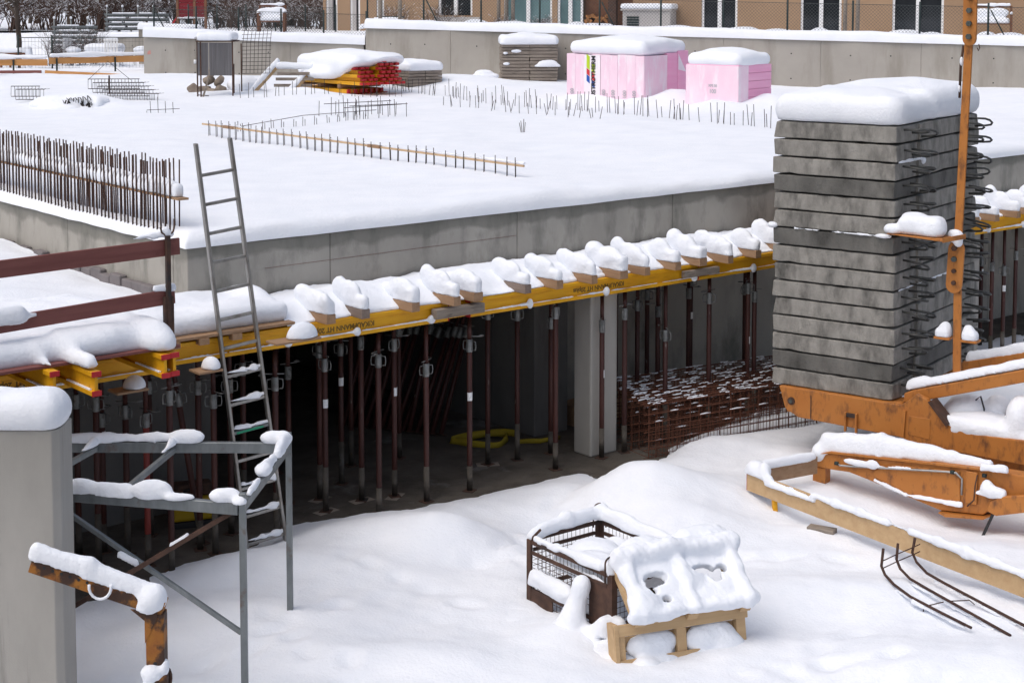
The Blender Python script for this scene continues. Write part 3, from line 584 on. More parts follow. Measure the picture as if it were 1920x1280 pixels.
# ---------------------------------------------------------------- concrete pillar, galvanised frame, rusty orange bracket
pl = thing('concrete_pillar', 'smooth pale concrete pillar with a thick round snow cap', 'pillar', (-3.29, 11.32, 0), 0)
MB().prism([(-1.4, 0), (0, 0), (0, 2.455), (-1.4, 2.455)], 0, .0).v
vs = [(-1.4, 0), (-.03, 0), (.02, .05), (.02, .36), (-1.4, .36)]
MB().add([(x, y, z) for z in (-.1, 2.45) for x, y in vs], [(4, 3, 2, 1, 0), (5, 6, 7, 8, 9)] + [(i, (i + 1) % 5, 5 + (i + 1) % 5, 5 + i) for i in range(5)]).build('shaft', 'concrete_smooth', pl, .008, 2)
snow('snow', [('b', (-.70, .18, 2.55), (.735, .22, .145), .135), ('e', (-.2, .18, 2.57), (.21, .2, .135)), ('e', (-.9, .2, 2.6), (.4, .18, .14))], pl, res=.02, k=.06, noise=.012, nsc=7, floor=2.452)

fr = thing('trestle', 'grey galvanised steel trestle frame with snow on its rails, behind the concrete pillar', 'frame', (0, 0, 0), 0)
A = Vector((-1.90, 13.35, 1.74)); Bq = Vector((-2.02, 11.74, 1.74)); Cq = Vector((-4.6, 13.32, 1.76)); Dq = Vector((-4.3, 12.22, 1.76))
for p, tp in ((A, 1.87), (Bq, 1.86), (Cq, 1.85), (Dq, 1.85)):
    z0 = yard_z(p.x, p.y) - .15
    MB().box(p.x - .025, p.x + .025, p.y - .025, p.y + .025, z0, tp).build('leg', 'steel_frame', fr, .004)
def rail(p, q, w=.05, h=.09, nm='rail', m='steel_frame'):
    return MB().bar(p, q, w, h).build(nm, m, fr, .004)
up = Vector((0, 0, .02))
rail(A + Vector((-.03, 0, 0)), Cq); r2_ = rail(Bq + Vector((-.03, 0, 0)), Dq); rail(A + Vector((0, -.03, .005)), Bq + Vector((0, .03, .005)), .04, .07)
MB().bar((-2.86, 13.28, 1.74), (-3.02, 12.1, 1.74), .04, .045).build('crossbar', 'steel_frame', fr, .003)
MB().bar((-3.52, 13.28, 1.75), (-3.80, 12.15, 1.75), .04, .045).build('crossbar', 'steel_frame', fr, .003)
MB().bar((-2.10, 11.80, 1.70), (-3.5, 11.95, .82), .035, .035).build('brace', 'rust_dark', fr, .003)
MB().bar((-3.6, 12.12, 1.70), (-2.05, 11.80, .76), .035, .035).build('brace', 'steel_frame', fr, .003)
snow('snow', [('c', (-4.3, 13.32, 1.83), (-2.72, 13.34, 1.83), .055, .05), ('e', (-2.75, 13.34, 1.835), (.13, .05, .06)), ('c', (-2.87, 13.25, 1.81), (-2.9, 13.02, 1.77), .05, .025), ('c', (-3.53, 13.25, 1.82), (-3.58, 13.02, 1.77), .05, .025),
              ('e', (-2.0, 13.33, 1.83), (.14, .06, .065)), ('c', (-1.93, 13.32, 1.84), (-1.93, 12.9, 1.82), .075, .05), ('c', (-1.95, 12.8, 1.81), (-1.97, 12.5, 1.81), .05, .055), ('e', (-1.97, 12.42, 1.83), (.07, .1, .055)), ('c', (-1.98, 12.25, 1.80), (-2.0, 11.9, 1.80), .035, .035)], fr, res=.017, k=.04, noise=.010, nsc=16, floor=1.786)
snow('snow', [('c', (-4.2, 12.2, 1.84), (-2.9, 11.87, 1.83), .06, .055), ('e', (-2.72, 11.84, 1.85), (.16, .055, .085)), ('e', (-2.5, 11.8, 1.81), (.12, .045, .035)), ('e', (-2.16, 11.77, 1.83), (.12, .06, .06)), ('e', (-2.04, 11.72, 1.79), (.06, .06, .06))], fr, res=.015, k=.04, noise=.010, nsc=18, floor=1.783)
snow('snow', [('c', (-2.46, 11.84, 1.50), (-2.58, 11.855, 1.42), .022, .022)], fr, res=.008, k=.02, noise=.004, nsc=30)
snow('snow', [('c', (-3.0, 11.965, 1.31), (-2.88, 11.955, 1.245), .03, .035)], fr, res=.012, k=.02, noise=.006, nsc=25)

br = thing('crane_bracket', 'rusty orange steel bracket arm with bolt holes, snow and a lifting ring', 'bracket', (-2.42, 10.6, 0), 0)
MB().box(-.062, .062, -.06, .06, -.3, 1.40).build('post', 'rust_orange', br, .008, 2)
arm = MB().bar((.058, 0, 1.43), (-.84, .02, 1.735), .11, .105).build('arm', 'rust_orange', br, .006, 2)
MB().prism([(-.066, 1.36), (-.066, 1.2), (.02, 1.38), (.02, 1.43), (-.16, 1.44)], -.064, -.056).build('gusset', 'rust_orange', br)
for k in range(6):
    f = .1 + k * .065; c = Vector((-.84, .02, 1.735)).lerp(Vector((.058, 0, 1.43)), f)
    MB().tube([c + Vector((.005, -.0535, .012)), c + Vector((.005, -.0575, .012))], .011, 8).build('bolt_hole', 'black_paint', arm)
MB().tube([(.0, -.0595, 1.06), (.0, -.0625, 1.06)], .014, 8).build('bolt_hole', 'black_paint', br)
ring = MB().tube([(-.36 + .075 * math.cos(a), -.075, 1.60 + .085 * math.sin(a)) for a in [R(170 + i * 20) for i in range(11)]], .010, 6).build('lifting_ring', 'snow', br)
MB().box(-.075, .078, -.075, .075, .86, .98).build('clamp_collar', 'rust_orange', br, .01)
MB().tube([(.085, .03 * math.sin(i), .98 - i * .03) for i in range(9)], .012, 6).build('chain', 'rust_dark', br)
snow('snow', [('c', (-.80, .0, 1.81), (-.45, .0, 1.71), .075, .08), ('c', (-.45, .0, 1.70), (.0, .0, 1.52), .08, .075), ('e', (-.02, -.02, 1.50), (.09, .085, .09)), ('e', (-.08, -.06, 1.42), (.05, .03, .07))], br, res=.014, k=.04, noise=.008, nsc=12, cut=lambda P: (1.485 - .34 * P[..., 0]) - P[..., 2] - np.where(P[..., 0] > -.14, .09, 0))
snow('snow', [('e', (-.02, -.06, 1.0), (.075, .05, .06)), ('e', (.06, -.03, 1.03), (.035, .05, .06)), ('e', (-.05, -.065, .93), (.035, .03, .05))], br, res=.010, k=.03, noise=.008, nsc=25)

# ---------------------------------------------------------------- mesh crate with pallets
cr = thing('mesh_crate', 'rusty wire mesh crate half buried in snow', 'crate', (.84, 13.11, 0), R(37.7))
W, D_, H0, H1 = .87, 1.16, .05, .71
for (x, y) in ((0, 0), (W, 0), (0, D_), (W, D_)):
    sx = 1 if x == 0 else -1; sy = 1 if y == 0 else -1
    MB().box(min(x, x + sx * .06), max(x, x + sx * .06), min(y, y + sy * .012), max(y, y + sy * .012), H0, H1).box(min(x, x + sx * .012), max(x, x + sx * .012), min(y + sy * .0122, y + sy * .06), max(y + sy * .0122, y + sy * .06), H0, H1).build('corner_post', 'rust_dark', cr)
def crail(p, q, nm='rail', h=.04): return MB().bar(p, q, .022, h).build(nm, 'rust_dark', cr, .002)
for z, h in ((.695, .035), (.60, .03), (.26, .035)):
    crail((.01, .07, z), (.01, D_ - .07, z), h=h); crail((W - .01, .07, z), (W - .01, D_ - .07, z), h=h); crail((.07, .01, z), (W - .07, .01, z), h=h); crail((.07, D_ - .01, z), (W - .07, D_ - .01, z), h=h)
def wiremesh(p0, ux, lx, z0, z1, parent, step=.05, r=.0028, m='rust_dark'):
    mb = MB(); p0 = Vector(p0); ux = Vector(ux); n = int(lx / step); nz = int((z1 - z0) / step)
    for i in range(1, n): mb.tube([p0 + ux * (i * step) + Vector((0, 0, z0)), p0 + ux * (i * step) + Vector((0, 0, z1))], r, 4, False)
    for j in range(1, nz): mb.tube([p0 + Vector((0, 0, z0 + j * step)), p0 + ux * lx + Vector((0, 0, z0 + j * step))], r, 4, False)
    return tag(mb.build('wire_mesh', m, parent), kind='stuff')
wiremesh((.02, .06, 0), (0, 1, 0), D_ - .12, .06, .69, cr); wiremesh((W - .02, .06, 0), (0, 1, 0), D_ - .12, .06, .69, cr); wiremesh((.06, .02, 0), (1, 0, 0), W - .12, .06, .69, cr); wiremesh((.06, D_ - .02, 0), (1, 0, 0), W - .12, .06, .69, cr)
MB().box(.004, .018, .06, .30, .10, .60).build('side_plate', 'rust_dark', cr); MB().box(.004, .016, .80, D_ - .06, .05, .245).build('side_plate', 'rust_dark', cr)
def lug(x, y, a, tilt=0):
    c = Vector((math.cos(a), math.sin(a), 0)); pts = [Vector((x, y, .70)) + c * (.058 * math.cos(t)) + Vector((0, 0, .11 + .065 * math.sin(t))) for t in [R(180 - i * 18) for i in range(11)]]
    pts = [pts[0] - Vector((0, 0, .16))] + pts + [pts[-1] - Vector((0, 0, .16))]
    return MB().tube(pts, .008, 6).build('corner_lug', 'rust_dark', cr)
lug(.0, .0, R(-37.7)); lug(W - .03, D_ - .03, R(-37.7)); lug(W - .03, .03, R(-37.7))
MB().tube([(.02, D_ - .05, .68), (.02, D_ - .07, .74), (.03, D_ - .16, .83)], .012, 6).build('corner_lug', 'rust_dark', cr)
snow('snow', [('c', (.02, .18, .745), (.02, .75, .74), .055, .03), ('c', (.02, .75, .735), (.02, 1.05, .735), .03, .03), ('c', (.05, D_ - .02, .745), (.45, D_ - .02, .80), .05, .085), ('c', (.45, D_ - .02, .80), (W - .02, D_ - .03, .80), .085, .075),
              ('c', (W - .02, D_ - .05, .80), (W - .02, .05, .77), .075, .08), ('e', (.05, .05, .74), (.06, .06, .10)), ('e', (.12, .3, .74), (.12, .22, .06)), ('e', (.36, .62, .66), (.22, .25, .12)), ('e', (.3, .3, .66), (.25, .3, .1)), ('b', (.45, .45, .56), (.38, .45, .10), .08)], cr, res=.02, k=.05, noise=.010, nsc=9, floor=.5)
snow('snow', [('c', (.02, .35, .32), (.02, 1.08, .36), .05, .07), ('e', (.0, .75, .38), (.07, .25, .09)), ('e', (.03, .95, .40), (.07, .16, .07)), ('c', (.02, .1, .615), (.02, 1.0, .615), .012, .010)], cr, res=.014, k=.03, noise=.010, nsc=16, floor=.27)
# spire of snow piled against the crate
tag(snow('snow_spire', [('c', (-.18, .38, .05), (-.09, .30, .55), .17, .055), ('e', (-.085, .29, .57), (.06, .06, .075)), ('e', (-.2, .4, .08), (.32, .32, .12)), ('c', (-.05, .22, .1), (-.05, .05, .28), .14, .10), ('e', (-.1, -.12, .08), (.3, .25, .1)), ('e', (-.3, .9, .06), (.3, .4, .1)), ('e', (.05, -.02, .30), (.06, .09, .06))], None, res=.02, k=.09, noise=.008, nsc=7), kind='structure')
bpy.data.objects['snow_spire'].location = (.84, 13.11, 0); bpy.data.objects['snow_spire'].rotation_euler = (0, 0, R(37.7))
def pallet(name, label, loc, rot, vertical):
    t = thing(name, label, 'pallet', loc, 0); t.rotation_euler = rot
    return t
pb = pallet('wooden_pallet', 'upright light wooden pallet frame leaning on the mesh crate, snow in its gaps', (.88, 12.66, -.19), (R(-10), 0, R(21)), True)
for x in (.0, .56, 1.12): MB().box(x, x + .085, 0, .07, -.02, .60).build('stile', 'board_light', pb, .003)
MB().box(-.02, 1.22, -.022, -.001, .53, .625).build('top_board', 'board_light', pb, .003); MB().box(.0, 1.2, -.020, -.001, .25, .34).build('cross_board', 'board_light', pb, .003); MB().box(-.02, .02, -.03, .12, -.05, .63).build('edge_board', 'board_light', pb, .003)
MB().box(.0, 1.2, .071, .09, .1, .2).build('back_board', 'board_light', pb, .003); MB().box(.0, 1.2, .071, .09, .38, .5).build('back_board', 'board_light', pb, .003)
snow('snow', [('e', (.35, .05, .42), (.24, .06, .11)), ('e', (.88, .04, .40), (.25, .08, .14)), ('e', (.22, -.04, .2), (.18, .12, .14)), ('e', (.6, -.15, .12), (.7, .2, .1)), ('e', (.75, -.03, .18), (.24, .1, .13)), ('e', (1.05, .0, .22), (.18, .1, .22)), ('e', (.45, .0, .27), (.12, .05, .06))], pb, res=.016, k=.05, noise=.012, nsc=12)
pa = pallet('wooden_pallet', 'pallet lying tilted on top of the mesh crate, buried under thick holed snow', (1.0, 12.72, .46), (R(36), 0, R(21)), False)
for k in (0, 3): MB().box(0, 1.12, .02 + k * .14, .12 + k * .14, 0, .022).build('deck_board', 'board_light', pa, .003)
for x in (.02, .5, 1.0): MB().box(x, x + .1, .0, .56, -.08, -.001).build('bearer', 'board_light', pa, .003)
hol = [(.30, .33, .10, .06), (.24, .26, .05, .07), (.76, .36, .10, .05), (.84, .28, .06, .09), (.92, .34, .05, .05), (.33, .13, .04, .03)]
def holes(P):
    d = np.full(P.shape[:-1], -9.); nz_ = .012 * _noise(P, 30, 5)
    for x, y, rx, ry in hol: d = np.maximum(d, -(np.sqrt(((P[..., 0] - x) / rx) ** 2 + ((P[..., 1] - y) / ry) ** 2) - 1) * min(rx, ry) + nz_)
    return d
pr = [('b', (.56, .28, .035), (.55, .29, .05), .04)]
for x, r_ in ((.08, .085), (.56, .075), (1.05, .09)): pr.append(('c', (x, .02, .06), (x, .55, .09), r_ * .8, r_ * 1.1))
pr += [('c', (.05, .56, .11), (.5, .58, .12), .11, .10), ('c', (.5, .58, .12), (1.08, .55, .12), .09, .12), ('c', (.0, .03, .05), (.42, .02, .05), .075, .05), ('c', (.62, .03, .04), (1.12, .04, .05), .045, .06), ('e', (.12, .14, .06), (.15, .16, .09)), ('e', (.62, .30, .05), (.12, .12, .07)), ('e', (.30, .62, .06), (.25, .14, .12)), ('e', (.85, .66, .04), (.3, .14, .12))]
snow('snow', pr, pa, res=.013, k=.035, noise=.013, nsc=12, floor=.001, cut=holes)

# ---------------------------------------------------------------- bent reinforcing bars, guard board, stake
bb = thing('bent_rebar_mat', 'three bent rusty reinforcing bars tied with thin crosswires, lying in the snow', 'rebar', (0, 0, 0), 0)
bars = [[(3.40, 14.31, .47), (3.39, 14.33, .30), (3.41, 14.27, .24), (3.45, 14.1, .215), (3.53, 13.82, .21), (3.7, 13.5, .20), (3.9, 13.22, .17)],
        [(3.56, 14.42, .48), (3.55, 14.42, .33), (3.57, 14.36, .265), (3.62, 14.2, .23), (3.72, 13.98, .22), (3.95, 13.5, .2), (4.19, 13.08, .16)],
        [(3.74, 14.51, .50), (3.72, 14.52, .36), (3.745, 14.46, .29), (3.80, 14.3, .245), (3.9, 14.1, .23), (4.15, 13.6, .21), (4.42, 13.05, .19)]]
for b_ in bars: MB().tube([(p[0], p[1], p[2] + .05) for p in b_], .013, 8).build('bar', 'rebar', bb)
for z, dx in ((.36, .0), (.43, .0)): MB().tube([(3.40, 14.325, z - .03), (3.56, 14.425, z), (3.73, 14.52, z + .03), (3.80, 14.56, z + .045)], .005, 6).build('crosswire', 'rebar', bb)
MB().tube([(3.62, 13.7, .215), (3.84, 13.8, .225), (4.05, 13.8, .235), (4.1, 13.82, .19)], .005, 6).build('crosswire', 'rebar', bb); MB().tube([(3.62, 13.7, .22), (3.61, 13.69, .12)], .005, 6).build('crosswire', 'rebar', bb)
snow('snow', [('c', (3.46, 14.05, .235), (3.56, 13.78, .24), .012, .02), ('c', (3.56, 13.78, .24), (3.86, 13.28, .20), .04, .016), ('c', (3.63, 14.15, .245), (3.76, 13.92, .245), .012, .028), ('c', (3.78, 13.9, .24), (4.1, 13.25, .19), .03, .012), ('c', (3.85, 14.2, .255), (4.3, 13.3, .22), .012, .014)], bb, res=.01, k=.02, noise=.006, nsc=25)
gb = thing('guard_board', 'long pale wooden guard board with snow on its edge, on a short yellow stake', 'board', (0, 0, 0), 0)
p0, p1 = Vector((2.52, 16.75, .40)), Vector((5.60, 12.03, .40))
MB().bar(p0, p1, .03, .21).build('board', 'board_light', gb, .003); dq = (p1 - p0).normalized(); MB().bar(p0 - dq * .004, p0 - dq * .0005, .031, .205).build('painted_end', 'red_cap', gb)
MB().bar((2.78, 16.44, -.1), (2.75, 16.47, .40), .09, .05, (1, 0, 0)).build('stake', 'yellow', gb, .006)
MB().bar(p0 + Vector((.05, .06, .02)), (3.35, 17.25, .42), .03, .19).build('return_board', 'timber', gb, .003)
rr = random.Random(4); pr = []; n = 17
for i in range(n):
    a, c = i / n, (i + 1.06) / n; q = .035 if i == 3 else (.02 if i == 6 else .045); q *= rr.uniform(.9, 1.15)
    off = Vector((-.012, -.012, .115 - (.05 if i in (1, 2) else 0)))
    pr.append(('c', p0.lerp(p1, a) + off, p0.lerp(p1, min(c, 1)) + off, q, q * rr.uniform(.85, 1.1)))
pr += [('e', p0 + Vector((.08, -.05, .16)), (.10, .10, .07)), ('e', p0 + Vector((.15, -.18, .16)), (.06, .08, .09)), ('c', p0 + Vector((.1, .1, .13)), (3.3, 17.2, .53), .06, .05)]
snow('snow', pr, gb, res=.02, k=.04, noise=.007, nsc=9)
tag(MB().box(-.14, .14, -.06, .06, -.1, .06).build('timber_block', 'timber_grey', None, .005, loc=(3.12, 15.75, .17), rotz=R(-30)), 'small grey timber block poking from the snow under the guard board', 'block')

# ---------------------------------------------------------------- crane: ballast stack and orange undercarriage
CK = Vector((4.23, 17.5, 0)); CR = R(-35.93)
def K(x, y, z): return CK + Matrix.Rotation(CR, 3, 'Z') @ Vector((x, y, z))
def block_mesh(v):
    rr = random.Random(v); W0, L0, h = 1.5, 2.62, .190
    bm = bmesh.new(); bmesh.ops.create_cube(bm, size=1); bmesh.ops.subdivide_edges(bm, edges=[e for e in bm.edges if abs(e.verts[0].co.z - e.verts[1].co.z) < .1], cuts=13, use_grid_fill=True)
    for p in bm.verts:
        c = p.co.copy(); edge = sum(1 for q in c if abs(abs(q) - .5) < 1e-4); p.co = Vector(((c.x - .5) * W0, (c.y + .5) * L0, (c.z + .5) * h))
        if edge >= 2:
            ch = .004 + (.03 * rr.random() if rr.random() < (.45 if edge == 3 else .16) else .006 * rr.random())
            for i in range(3):
                if abs(abs(c[i]) - .5) < 1e-4: p.co[i] -= math.copysign(ch * (.6 if i == 2 else 1) * rr.uniform(.3, 1), c[i])
    me = bpy.data.meshes.new('block_body'); bm.to_mesh(me); bm.free(); return me
bms = [block_mesh(v) for v in range(5)]
ribm = MB().box(-.02, .02, 0, .12, .008, .182).mesh('rib', 'concrete_block')
for i_, m_ in enumerate(list(bms)): m_.materials.append(M_['concrete_block'])
bmd = bms[1].copy(); bmd.materials[0] = M_['concrete_block_dark']
lm = MB().tube([(-.02, 0, .12), (.13, .01, .118), (.205, .04, .112), (.235, .10, .095), (.23, .17, .07), (.19, .215, .05), (.12, .225, .045), (-.02, .225, .045)], .013, 7).mesh('lifting_loop', 'loop_steel')
NB = 15
for i in range(NB):
    rr = random.Random(i + 20); z = 1.06 + i * .205
    names = {0: 'lowest ballast block of the stack, resting on the orange crane arm', NB - 1: 'topmost ballast block of the stack, under the thick snow cap'}
    nth = ['', 'second', 'third', 'fourth', 'fifth', 'sixth', 'seventh', 'eighth', 'ninth', 'tenth', 'eleventh', 'twelfth', 'thirteenth', 'fourteenth']
    t = thing('ballast_block', names.get(i, 'grey concrete ballast block, %s from the bottom of the tall stack' % nth[i] if i < 14 else ''), 'ballast', K(rr.uniform(-.012, .012), rr.uniform(-.012, .012), z), CR + R(rr.uniform(-.5, .5)), 'ballast blocks of the crane')
    o = place('block_body', bmd if i in (1, 8, 11) else bms[i % 5], t, .010, 2)
    for y in (.62, 1.91): q = place('rib', ribm, t); q.location = (.0, y, 0)
    for y in (.22, .44, 1.96, 2.22): l = place('lifting_loop', lm, t); l.location = (0, y, rr.uniform(-.01, .03)); l.rotation_euler = (rr.uniform(-.15, .15), rr.uniform(-.12, .12), rr.uniform(-.2, .1))
    if i in (8, 12, 5, 14):
        if i == 14: snow('snow', [('b', (-.75, .62, .196 + .13), (.78, .65, .19), .17), ('b', (-.75, 1.85, .196 + .15), (.78, .80, .21), .19), ('e', (-.75, 1.9, .196 + .26), (.66, .66, .17)), ('e', (-.85, .62, .196 + .24), (.6, .48, .12))], t, res=.04, k=.12, noise=.02, nsc=3.2, floor=.197)
        elif i == 12: snow('snow', [('c', (.0, .1, .2), (.02, .75, .2), .014, .022), ('e', (.02, .75, .17), (.03, .06, .045))], t, res=.01, k=.02, noise=.005, nsc=25)
        elif i == 8: snow('snow', [('c', (-1.2, -.008, .2), (-.2, -.008, .2), .008, .012), ('e', (-.12, -.01, .205), (.09, .03, .025)), ('e', (-1.48, 0, .215), (.06, .05, .035))], t, res=.009, k=.02, noise=.004, nsc=25)
        else: snow('snow', [('c', (.006, .1, .2), (.006, 1.9, .2), .010, .018)], t, res=.012, k=.02, noise=.006, nsc=20)
cn = thing('tower_crane', 'orange crane undercarriage with outrigger leg and tie rod, loaded with snow', 'crane', CK, CR)
OR = 'crane_orange'
MB().prism([(-1.36, 1.055), (-1.28, .80), (-1.12, .72), (-.71, .71), (.12, .69), (.4, .62), (.67, .635), (3.6, .57), (3.6, .83), (1.48, .88), (.96, .86), (.63, .92), (.42, 1.16), (.30, 1.20), (.13, 1.055)], -.06, .02).build('main_arm', OR, cn, .01, 2)
MB().box(-1.3, .1, .021, .3, .74, 1.054).build('arm_box', OR, cn, .01); MB().box(-1.3, .1, 2.2, 2.4, .74, 1.054).build('rear_arm', OR, cn, .01)
MB().box(.021, 3.6, .6, .68, .5, .8).build('chassis_plate', OR, cn, .01); MB().prism([(.3, .3), (3.6, .3), (3.6, .55), (.3, .55)], .25, .59).build('chassis_floor', OR, cn)
MB().tube([(-1.2, -.075, .90), (-1.2, -.061, .90)], .045, 14).build('pin_boss', 'rust_dark', cn); MB().tube([(-1.2, -.09, .90), (-1.2, -.076, .90)], .022, 12).build('pin', 'bolt_steel', cn)
for x in (-.53, -.40): MB().box(x, x + .022, -.10, -.061, .66, .88).build('hinge_lug', OR, cn, .004)
MB().box(-.505, -.402, -.095, -.061, .83, .87).build('hinge_pin', 'rust_dark', cn)
MB().box(-.96, -.95, -.066, -.0605, .72, 1.0).build('weld_seam', 'rust_dark', cn)
MB().prism([(.13, .70), (.17, .70), (.19, 1.0), (.15, 1.0)], -.085, -.061).build('rib', OR, cn); MB().prism([(.21, .74), (.46, .72), (.47, .95), (.22, .95)], -.066, -.061).build('pocket_plate', OR, cn, .004)
MB().prism([(.44, 1.14), (.47, 1.16), (.68, .93), (.65, .90)], -.09, .10).build('edge_flange', 'rust_dark', cn)
MB().prism([(.10, 1.15), (.10, 1.05), (.26, 1.08), (3.6, 2.18), (3.6, 2.32), (.2, 1.20)], .08, .22).build('tie_beam', OR, cn, .008)
MB().prism([(.45, 1.28), (3.6, 2.215), (3.6, 2.335), (.45, 1.40)], .84, .98).build('tie_beam', OR, cn, .008)
snow('snow', [('c', (.20, .15, 1.235), (3.55, .15, 2.36), .075, .09), ('c', (.15, .15, 1.235), (.3, .15, 1.30), .07, .085)], cn, res=.02, k=.04, noise=.008, nsc=8, cut=lambda P: (1.145 + .3303 * P[..., 0]) - P[..., 2])
snow('snow', [('c', (.56, .91, 1.47), (3.55, .91, 2.355), .085, .09), ('e', (.78, .55, 1.24), (.07, .06, .06))], cn, res=.02, k=.04, noise=.008, nsc=8)
# tie rod with bolted plates
rod = MB().bar((.71, .20, 5.06), (.635, .20, 2.80), .03, .088, (1, 0, 0)).build('tie_rod', OR, cn, .004); MB().bar((.645, .20, 2.36), (.655, .20, 1.30), .03, .088, (1, 0, 0)).build('tie_rod', OR, cn, .004)
def plate(cx, z0, z1, w, y0, y1, dx=0):
    n = 8; pts = [(cx + dx * 0 + w / 2 * math.cos(a), z0 + w / 2 + w / 2 * math.sin(a)) for a in [math.pi + i * math.pi / n for i in range(n + 1)]]
    pts += [(cx + dx + w / 2 * math.cos(a), z1 - w / 2 + w / 2 * math.sin(a)) for a in [i * math.pi / n for i in range(n + 1)]]
    return MB().prism(pts, y0, y1).build('rod_plate', OR, cn, .004)
p1_ = plate(.73, 5.02, 5.95, .15, .15, .182); p2_ = plate(.615, 2.32, 2.90, .18, .15, .182, .02)
for p, zz in ((p1_, (5.12, 5.26, 5.40, 5.54)), (p2_, (2.44, 2.57, 2.70, 2.82))):
    for z in zz:
        c = .73 if z > 4 else .62
        MB().tube([(c, .112, z), (c, .1495, z)], .032 if z > 4 or z > 2.6 else .026, 6).build('bolt', 'bolt_steel' if z > 4 or z == 2.70 else 'rust_dark', p, .003)
MB().tube([(.83, .17, 5.04), (.845, .16, 5.0), (.83, .16, 4.97), (.815, .17, 5.0)], .006, 6).build('ring', 'rust_dark', cn)
MB().tube([(.64, .23, 5.02), (.61, .24, 4.8), (.605, .24, 4.45)], .014, 6).build('cable', 'rust_dark', cn)
snow('snow', [('e', (.625, .225, 4.85), (.02, .02, .05)), ('e', (.605, .225, 4.55), (.018, .02, .04))], cn, res=.008, k=.01, noise=.003)
sh = MB().prism([(-.05, 2.955), (.56, 2.925), (.60, 2.925), (.60, 2.955)], -.16, .14).build('step_plate', OR, cn, .004); MB().bar((.60, -.16, 2.94), (.74, .14, 2.96), .012, .05).build('step_plate', OR, cn)
snow('snow', [('b', (.31, -.01, 3.06), (.25, .13, .11), .09), ('e', (.2, .05, 3.12), (.14, .1, .07)), ('e', (.0, -.08, 3.0), (.10, .07, .06)), ('e', (.42, -.02, 3.03), (.15, .12, .09))], cn, res=.016, k=.05, noise=.01, nsc=12, floor=2.958)
snow('snow', [('e', (.63, .14, 2.95), (.09, .06, .08)), ('e', (.66, .13, 2.88), (.05, .05, .05))], cn, res=.012, k=.04, noise=.008, nsc=20)
for s, x in ((-1, .50), (1, .80)):
    MB().box(x - .09, x + .09, .12, .28, 1.80, 1.825).build('rod_wing', OR, cn, .004)
    snow('snow', [('b', (x, .19, 1.86), (.085, .075, .065), .05), ('e', (x - s * .02, .2, 1.91), (.065, .06, .075))], cn, res=.012, k=.03, noise=.008, nsc=14, floor=1.826)
# snow heaps inside the chassis
snow('snow', [('c', (.5, .05, .98), (.72, .0, .90), .05, .04), ('c', (.70, .0, .885), (3.5, .0, .88), .055, .05), ('e', (1.0, .25, .92), (.5, .3, .12)), ('e', (1.38, .18, 1.05), (.16, .2, .22)), ('c', (1.36, .2, 1.15), (1.9, .2, 1.24), .13, .12)], cn, res=.025, k=.10, noise=.012, nsc=6)
snow('snow', [('e', (.72, .40, 1.02), (.22, .16, .15)), ('e', (.60, .38, .96), (.15, .15, .12)), ('e', (1.05, .45, 1.06), (.15, .14, .14))], cn, res=.022, k=.06, noise=.015, nsc=9)
MB().tube([(1.15, .40, 1.0 + .02), (1.25, .40, .92)], .09, 14).build('hydraulic_drum', 'rust_dark', cn)
MB().tube([(.92, .28, .90), (.94, .28, 1.06), (.90, .27, 1.2), (.85, .26, 1.15)], .010, 6).build('hose', 'black_paint', cn)
MB().tube([(1.55, .1, 1.22), (1.75, .0, 1.30), (1.95, .0, 1.28), (2.1, .1, 1.2)], .05, 10).build('hose', 'black_paint', cn)
# folded outrigger leg low over the snow
og = MB().prism([(-.67, .38), (-.56, .53), (-.4, .56), (1.27, .67), (3.2, .75), (3.2, .55), (1.39, .30), (1.28, .20), (.82, .16), (.41, .25), (.04, .335), (-.21, .385), (-.46, .375)], -.66, -.47).build('outrigger_leg', OR, cn, .01, 2)
MB().box(-.65, -.50, -.64, -.5, -.1, .37).build('foot_post', OR, og, .006)
MB().prism([(.06, .42), (.12, .375), (.42, .285), (.72, .225), (1.04, .30), (1.03, .62), (.3, .56), (.1, .47)], -.675, -.661).build('web_plate', OR, og, .006)
MB().prism([(.82, .15), (1.28, .19), (1.40, .23), (1.3, .17), (.9, .12)], -.72, -.45).build('lower_flange', OR, og)
MB().prism([(-.56, .535), (-.4, .565), (1.27, .675), (1.27, .695), (-.42, .585)], -.69, -.44).build('top_flange', OR, og)
MB().box(1.1, 1.22, -.69, -.661, .3, .64).build('rib', OR, og, .004)
pp = MB().tube([(-.34, -.69, .47), (-.30, -.70, .455), (-.2, -.70, .465), (.90, -.70, .60), (1.0, -.70, .605), (1.06, -.69, .55), (1.06, -.69, .38)], .011, 8).build('hydraulic_pipe', 'galv', og)
for x, z in ((-.34, .47), (.96, .605), (1.3, .63)): MB().tube([(x - .02, -.70, z), (x + .02, -.70, z)], .022, 8).build('fitting', 'green_metal', og)
MB().tube([(1.22, -.685, .62), (1.2, -.69, .5), (1.19, -.69, .35), (1.12, -.69, .27)], .008, 6).build('hose', 'rust_dark', og)
MB().bar((1.46, -.7, .40), (1.27, -.75, -.1), .025, .03).build('strut', 'black_paint', og)
MB().prism([(1.35, .28), (1.45, .25), (2.0, .42), (2.0, .58), (1.5, .46), (1.38, .38)], -.76, -.70).build('end_clevis', OR, og, .006)
snow('snow', [('c', (-.50, -.56, .63), (.1, -.56, .72), .13, .15), ('c', (.15, -.56, .72), (.9, -.56, .72), .14, .10), ('c', (.9, -.56, .72), (1.3, -.56, .71), .09, .06), ('e', (-.58, -.58, .52), (.08, .12, .10))], og, res=.022, k=.05, noise=.012, nsc=7, cut=lambda P: (.585 + .066 * P[..., 0]) - P[..., 2] + np.where(P[..., 0] < -.45, -.12, 0))
